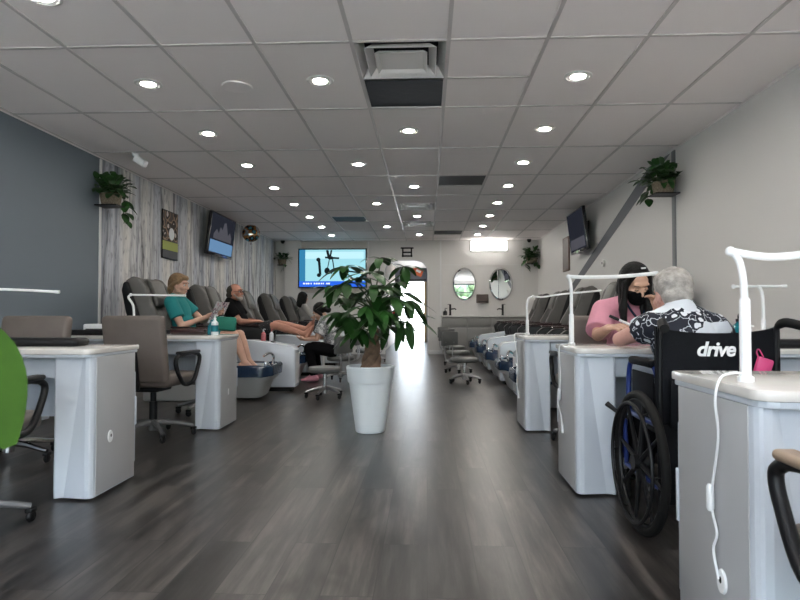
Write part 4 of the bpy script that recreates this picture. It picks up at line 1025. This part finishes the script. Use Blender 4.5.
tech, j, Q, m = person('woman in pink scrubs and black mask, bent over the manicure table', J, 'skin2',
    [('scrub_top', 'pink', pink_top), ('trousers', 'blackcloth', black_legs), ('shoe', 'black', lambda b, j: foot(b, j['anL'], (0, -1, 0), (0, 0, 1), 1.2)), ('shoe', 'black', lambda b, j: foot(b, j['anR'], (0, -1, 0), (0, 0, 1), 1.2))], .0055,
    [('R', (.28, -.80, .10), (.3, .1, -1), 1, .55), ('L', (-.35, -.25, .8), (-.6, -.3, .1), 1, .5)], (), .95)
face_parts(tech, Q, m, .95, True, False, 'skin2')
b = bmesh.new()   # mask
ellp(b, Q(0, .048, -.050), (.069, .064, .050), m); ellp(b, Q(0, .094, -.022), (.022, .022, .024), m); ellp(b, Q(0, .056, -.088), (.050, .048, .030), m)
for s in (-1, 1):
    ellp(b, Q(s * .040, .066, -.026), (.032, .028, .024), m)
    cap(b, Q(s * .055, .045, -.030), Q(s * .082, -.005, -.012), .012, .005); cap(b, Q(s * .052, .03, -.07), Q(s * .080, -.012, -.028), .012, .005)
remesh('mask', b, 'mask', tech, .005, 3)
b = bmesh.new()   # long hair
ellp(b, Q(0, -.030, .050), (.086, .094, .084), m); cap(b, Q(0, -.06, .03), Q(0, -.09, -.09), .080, .07)
hg = random.Random(9)
for s in (-1, 1):
    cap(b, Q(s * .055, .030, .082), Q(s * .083, .030, .0), .024, .017)
    for k in range(9):   # wavy strands falling over the shoulder
        y0 = -.07 + .012 * k; p = Q(s * (.080 - .02 * (k < 3)), y0, hg.uniform(-.02, .03))
        q1 = p + V((hg.uniform(-.012, .012), hg.uniform(-.02, .01), -.085)); q2 = q1 + V((-s * .012 + hg.uniform(-.014, .014), hg.uniform(-.02, .01), -.075)); q3 = q2 + V((s * .01 + hg.uniform(-.01, .01), -.01, -.06 - hg.uniform(0, .04)))
        cap(b, p, q1, .019, .018); cap(b, q1, q2, .018, .016); cap(b, q2, q3, .016, .006)
hr = remesh('hair', b, 'hairblack', tech, .005, 2)
MB().box(Q(-.008, .038, .141), (.030, .010, .008), m, .003).build('hair_clip', 'letter', tech)
for s in (-1, 1):   # v neckline piping
    a0 = j['neck'] + V((s * .062, -.035, .028)); a1 = j['neck'] + V((s * .045, -.10, -.045)); a2 = j['neck'] + V((.006, -.128, -.125))
    MB().tube(spline([a0, a1, a2], 5), .007, 8).build('neck_trim', 'letter' if False else 'liner', tech)
pen = thing('nail_pen', 'black and white nail tool held by the technician in pink', 'nail tool', (1.085, 3.385, .885))
MB().tube([(-.070, .01, .035), (-.02, .0, .012)], .0085, 10).build('cap', 'black', pen); MB().tube([(-.02, 0, .012), (.045, -.01, -.018), (.062, -.012, -.026)], [.0075, .0075, .002], 10).build('barrel', 'whitep', pen)

# --- customer in the wheelchair
J = dict(pel=(1.215, 2.80, .515), neck=(1.20, 2.90, .945), head=(1.185, 2.965, 1.020), f=(-.12, .96, -.22), up=(-.01, .22, .97),
         shL=(1.065, 2.885, .875), shR=(1.335, 2.875, .865), elL=(.968, 3.06, .802), elR=(1.45, 3.00, .80), wrL=(1.09, 3.27, .815), wrR=(1.40, 3.25, .805),
         hipL=(1.13, 2.83, .535), hipR=(1.30, 2.83, .535), knL=(1.11, 3.06, .515), knR=(1.32, 3.06, .515), anL=(1.10, 3.14, .16), anR=(1.33, 3.14, .16))
def shirt(b, j):
    torso(b, j, .015, .93); sleeve(b, j['shL'], j['elL'], .40, .072, .070); sleeve(b, j['shR'], j['elR'], .6, .074, .074)
    cap(b, j['neck'] + V((0, -.005, -.02)), j['neck'] + V((0, .012, .040)), .078, .068, False, True)
def trousers(b, j):
    for s in 'LR': cap(b, j['hip' + s], j['kn' + s], .085, .066); cap(b, j['kn' + s], j['an' + s], .066, .055, False, True)
cust, j, Q, m = person('grey-haired person in navy and white floral shirt sitting in the wheelchair', J, 'skin4',
    [('shirt', 'hawaii', shirt), ('trousers', 'blackcloth', trousers), ('shoe', 'black', lambda b, j: foot(b, j['anL'], (0, 1, 0), (0, 0, 1), 1.2)), ('shoe', 'black', lambda b, j: foot(b, j['anR'], (0, 1, 0), (0, 0, 1), 1.2))], .0060,
    [('L', (.3, .9, .08), (.1, 0, -1), 1, .35), ('R', (-.3, .9, .02), (0, 0, -1), -1, .25)], (), .96)
face_parts(cust, Q, m, .96, False, True)
b = bmesh.new(); ellp(b, Q(0, -.030, .046), (.088, .094, .090), m); ellp(b, Q(0, -.055, -.015), (.074, .066, .065), m); ellp(b, Q(0, .015, .085), (.070, .072, .050), m)
remesh('hair', b, 'hairgrey', cust, .006, 2)

# --- woman in teal
J = dict(pel=(-2.64, 6.55, .66), neck=(-2.80, 6.54, 1.115), head=(-2.735, 6.52, 1.245), f=(.95, -.10, -.16), up=(.16, 0, .98),
         shL=(-2.79, 6.71, 1.07), shR=(-2.77, 6.37, 1.06), elL=(-2.58, 6.78, .86), elR=(-2.63, 6.33, .80), wrL=(-2.36, 6.62, .92), wrR=(-2.385, 6.45, .905),
         hipL=(-2.58, 6.64, .645), hipR=(-2.58, 6.46, .645), knL=(-2.10, 6.66, .70), knR=(-2.10, 6.45, .70), anL=(-1.99, 6.64, .41), anR=(-1.985, 6.46, .41))
def teal_top(b, j):
    torso(b, j, .015, .93); sleeve(b, j['shL'], j['elL'], .62, .070, .074); sleeve(b, j['shR'], j['elR'], .66, .072, .078)
def teal_skirt(b, j):
    for s in 'LR': cap(b, j['hip' + s], j['hip' + s].lerp(j['kn' + s], .72), .105, .085, False, True)
    ellp(b, j['pel'], (.15, .17, .13))
wom, j, Q, m = person('woman in teal top reading in the first left pedicure chair', J, 'skin',
    [('top', 'teal', teal_top), ('skirt', 'teal', teal_skirt)], .0065,
    [('L', (.75, -.25, .25), (-.3, -.7, .4), 1, .6), ('R', (.85, .20, .20), (-.2, .75, .5), -1, .6)],
    [('L', (.9, 0, -.25), (.2, 0, 1), .95, True), ('R', (.9, 0, -.25), (.2, 0, 1), .95, True)], .95)
face_parts(wom, Q, m, .95, False, True)
b = bmesh.new(); ellp(b, Q(0, -.034, .052), (.090, .100, .090), m); ellp(b, Q(0, .030, .094), (.066, .058, .036), m); cap(b, Q(0, -.07, .03), Q(0, -.080, -.065), .072, .055)
for s in (-1, 1): cap(b, Q(s * .060, .03, .075), Q(s * .080, -.012, .022), .022, .022); cap(b, Q(s * .078, -.02, .02), Q(s * .055, -.075, -.055), .025, .035)
remesh('hair', b, 'hairblond', wom, .0065, 2)
mg = thing('magazine', 'open glossy magazine held by the woman in teal', 'magazine', (-2.31, 6.53, .895))
mp = pattern_material('magazine_print', [(0, (.80, .78, .80)), (.33, (.05, .045, .08)), (.44, (.62, .42, .50)), (.58, (.70, .70, .74))], 16, rough=.3)
for s in (-1, 1):
    mm = MB(); pts = [(-.012 + .012 * math.sin(PI * u / 6), s * .20 * u / 6) for u in range(7)]
    poly = pts + [(x + .006, y) for x, y in pts[::-1]]
    mm.prism(poly, 'Z', -.07, .18)
    for v in mm.bm.verts: v.co = Matrix.Rotation(R(24), 3, 'Y') @ v.co
    mm.build('page', mp, mg)
bag = thing('teal_bag', 'flat green-teal cloth bag on the lap of the woman in teal', 'bag', (-2.20, 6.42, .765))
MB().box((0, 0, .06), (.27, .05, .15), (0, R(3), 0), .02, 3).build('bag_body', mat('sea_green_cloth', (.02, .22, .155), .7, bump=.4, bscale=40), bag)
MB().tube(spline([(-.08, 0, .13), (-.04, .01, .15), (.04, .01, .15), (.08, 0, .13)], 4), .006, 6).build('strap', 'blackcloth', bag)

# --- man in black
J = dict(pel=(-2.56, 8.25, .68), neck=(-2.74, 8.25, 1.105), head=(-2.655, 8.22, 1.225), f=(.93, -.18, .02), up=(-.12, 0, .99),
         shL=(-2.72, 8.44, 1.05), shR=(-2.70, 8.05, 1.04), elL=(-2.60, 8.52, .84), elR=(-2.53, 8.02, .83), wrL=(-2.42, 8.32, .84), wrR=(-2.36, 8.12, .83),
         hipL=(-2.50, 8.34, .67), hipR=(-2.50, 8.15, .67), knL=(-2.10, 8.40, .79), knR=(-2.06, 8.12, .77), anL=(-1.68, 8.33, .72), anR=(-1.67, 8.13, .655))
def black_shirt(b, j):
    torso(b, j, .02, 1.04); sleeve(b, j['shL'], j['elL'], .7, .08, .082); sleeve(b, j['shR'], j['elR'], .7, .08, .082)
def shorts(b, j):
    for s in 'LR': cap(b, j['hip' + s], j['hip' + s].lerp(j['kn' + s], .86), .108, .088, False, True)
    ellp(b, j['pel'], (.16, .18, .14))
man, j, Q, m = person('man with glasses in black t-shirt and shorts reclining, bare feet up', J, 'skin3',
    [('shirt', 'blackcloth', black_shirt), ('shorts', 'darkshorts', shorts)], .0065,
    [('L', (.85, -.4, .0), (-.1, -.1, -1), -1, .45), ('R', (.9, .2, 0), (-.1, .1, -1), 1, .45)],
    [('L', (.25, 0, .95), (-1, 0, .2), 1.05, True), ('R', (.4, 0, .9), (-1, 0, .4), 1.05, True)], 1.0)
face_parts(man, Q, m)
b = bmesh.new(); ellp(b, Q(0, -.045, .030), (.083, .086, .082), m); cap(b, Q(-.05, -.07, -.03), Q(.05, -.07, -.03), .045, .045)
remesh('hair', b, 'hairdark', man, .0065, 2)
b = bmesh.new(); ellp(b, Q(0, .062, -.080), (.044, .044, .034), m); ellp(b, Q(0, .088, -.042), (.026, .014, .007), m)
for s in (-1, 1): cap(b, Q(s * .045, .045, -.07), Q(s * .066, .005, -.02), .018, .012)
remesh('beard', b, 'beard', man, .0055, 2)
gl = MB()
for s in (-1, 1):
    gl.tube([Q(s * .034 + .024 * math.cos(a), .103, .012 + .018 * math.sin(a)) for a in [2 * PI * i / 16 for i in range(16)]], .0028, 6, True)
    gl.tube([Q(s * .058, .103, .016), Q(s * .080, .05, .016), Q(s * .083, -.005, .008)], .0028, 6)
gl.tube([Q(-.010, .104, .014), Q(.010, .104, .014)], .0028, 6); gl.build('glasses', 'black', man)

# --- technician in floral print on a stool
J = dict(pel=(-1.24, 8.28, .44), neck=(-1.42, 8.26, .86), head=(-1.48, 8.24, .955), f=(-.80, 0, -.55), up=(-.5, 0, .86),
         shL=(-1.40, 8.08, .82), shR=(-1.40, 8.43, .82), elL=(-1.48, 8.02, .60), elR=(-1.48, 8.48, .60), wrL=(-1.66, 8.10, .585), wrR=(-1.66, 8.38, .60),
         hipL=(-1.28, 8.19, .43), hipR=(-1.28, 8.37, .43), knL=(-1.60, 8.10, .47), knR=(-1.60, 8.44, .47), anL=(-1.53, 8.10, .10), anR=(-1.53, 8.42, .10))
def floral_top(b, j):
    torso(b, j, .018, .95); sleeve(b, j['shL'], j['elL'], .75, .07, .08); sleeve(b, j['shR'], j['elR'], .75, .07, .08)
flo, j, Q, m = person('black-haired technician in grey floral top bent over the bare feet', J, 'skin2',
    [('top', 'floral', floral_top), ('trousers', 'blackcloth', black_legs), ('sandal', 'pink', lambda b, j: foot(b, j['anL'], (-1, 0, 0), (0, 0, 1), 1.12)), ('sandal', 'pink', lambda b, j: foot(b, j['anR'], (-1, 0, 0), (0, 0, 1), 1.12))], .0075,
    [('L', (-.8, .3, .1), (0, .5, .8), -1, .6), ('R', (-.8, -.3, .1), (0, -.5, .8), 1, .6)], (), .95)
face_parts(flo, Q, m, .95)
b = bmesh.new(); ellp(b, Q(0, -.03, .045), (.092, .100, .092), m); cap(b, Q(0, -.08, .04), Q(0, -.12, -.04), .06, .045)
for s in (-1, 1): cap(b, Q(s * .062, .03, .07), Q(s * .084, -.01, -.05), .026, .022)
remesh('hair', b, 'hairblack', flo, .0065, 2)

# --- dark-haired person in the far corner chair
J = dict(pel=(-2.66, 13.2, .66), neck=(-2.74, 13.16, 1.13), head=(-2.72, 13.12, 1.285), f=(.75, .6, -.1), up=(.08, 0, 1),
         shL=(-2.80, 13.32, 1.08), shR=(-2.66, 13.00, 1.08), elL=(-2.60, 13.38, .86), elR=(-2.50, 13.00, .86), wrL=(-2.42, 13.25, .90), wrR=(-2.36, 13.10, .90),
         hipL=(-2.58, 13.30, .65), hipR=(-2.58, 13.11, .65), knL=(-2.14, 13.32, .70), knR=(-2.14, 13.09, .70), anL=(-2.02, 13.30, .42), anR=(-2.02, 13.10, .42))
def grey_top(b, j):
    torso(b, j, .018, .95); sleeve(b, j['shL'], j['elL'], .95, .07, .06); sleeve(b, j['shR'], j['elR'], .95, .07, .06)
far, j, Q, m = person('dark-haired person in light grey top seated in the far left corner', J, 'skin2',
    [('top', 'lightgrey', grey_top), ('trousers', 'blackcloth', black_legs)], .0085,
    [('L', (.8, -.3, .2), (0, -.6, .6), 1, .5), ('R', (.8, .3, .2), (0, .6, .6), -1, .5)],
    [('L', (.9, 0, -.25), (.2, 0, 1), .95), ('R', (.9, 0, -.25), (.2, 0, 1), .95)], .95)
face_parts(far, Q, m, .95)
b = bmesh.new(); ellp(b, Q(0, -.03, .045), (.100, .108, .098), m); cap(b, Q(0, -.05, .02), Q(0, -.07, -.15), .095, .085)
for s in (-1, 1): cap(b, Q(s * .065, .03, .07), Q(s * .095, -.01, -.12), .03, .035)
remesh('hair', b, 'hairblack', far, .008, 2)
t = thing('magazine', 'dark magazine held open by the person in the far left corner', 'magazine', (-2.26, 13.16, .98))
MB().box((0, -.07, 0), (.012, .14, .24), (0, R(28), R(8)), .003).build('page', 'black2', t); MB().box((0, .07, 0), (.012, .14, .24), (0, R(28), R(-8)), .003).build('page', 'black2', t)
# ------------------------------------------------------------------ light
W = bpy.data.worlds.new('daylight'); S.world = W; W.use_nodes = True
nt = W.node_tree; bg = nt.nodes['Background']
tc = nt.nodes.new('ShaderNodeTexCoord'); sp = nt.nodes.new('ShaderNodeSeparateXYZ'); nt.links.new(tc.outputs['Generated'], sp.inputs[0])
rp = ramp(nt, [(0, (.62, .60, .57)), (.49, (.78, .80, .82)), (.55, (.82, .91, 1.0)), (1, (.55, .76, 1.0))])
mr = nt.nodes.new('ShaderNodeMapRange'); mr.inputs[1].default_value = -1; mr.inputs[2].default_value = 1
nt.links.new(sp.outputs['Z'], mr.inputs[0]); nt.links.new(mr.outputs[0], rp.inputs['Fac']); nt.links.new(rp.outputs[0], bg.inputs['Color'])
bg.inputs['Strength'].default_value = WORLD
def area(name, loc, rot, sx, sy, portal):
    l = bpy.data.lights.new(name, 'AREA'); l.shape = 'RECTANGLE'; l.size = sx; l.size_y = sy
    o = bpy.data.objects.new(name, l); COL.objects.link(o); o.location = loc; o.rotation_euler = rot
    l.cycles.is_portal = portal; return o
area('window_portal', ((XL + XR) / 2, YF - .02, 1.35), (R(90), 0, 0), XR - XL, 2.2, True)
area('door_portal', (-.55, 19.8, 1.0), (R(-90), 0, 0), 1.05, 2.0, True)
sun = bpy.data.lights.new('sun', 'SUN'); sun.energy = SUN; sun.angle = R(1.2); sun.color = (1, .95, .88)
so = bpy.data.objects.new('sun', sun); COL.objects.link(so); so.rotation_euler = (R(3), R(48), 0)
# ------------------------------------------------------------------ camera
cd = bpy.data.cameras.new('camera'); cd.sensor_width = 36; cd.lens = 36 * 600 / 800; cd.clip_start = .05; cd.dof.use_dof = True; cd.dof.focus_distance = 4.5; cd.dof.aperture_fstop = 11
co = bpy.data.objects.new('camera', cd); COL.objects.link(co)
yaw, pitch = math.atan(27 / 600), math.atan(14 / math.hypot(600, 27))
co.location = (0, 0, .93); co.rotation_euler = (R(90) + pitch, 0, yaw)
S.camera = co
vs = S.view_settings; vs.view_transform = 'Standard'; vs.look = 'None'; vs.gamma = 1; vs.use_curve_mapping = False; vs.exposure = EXPO
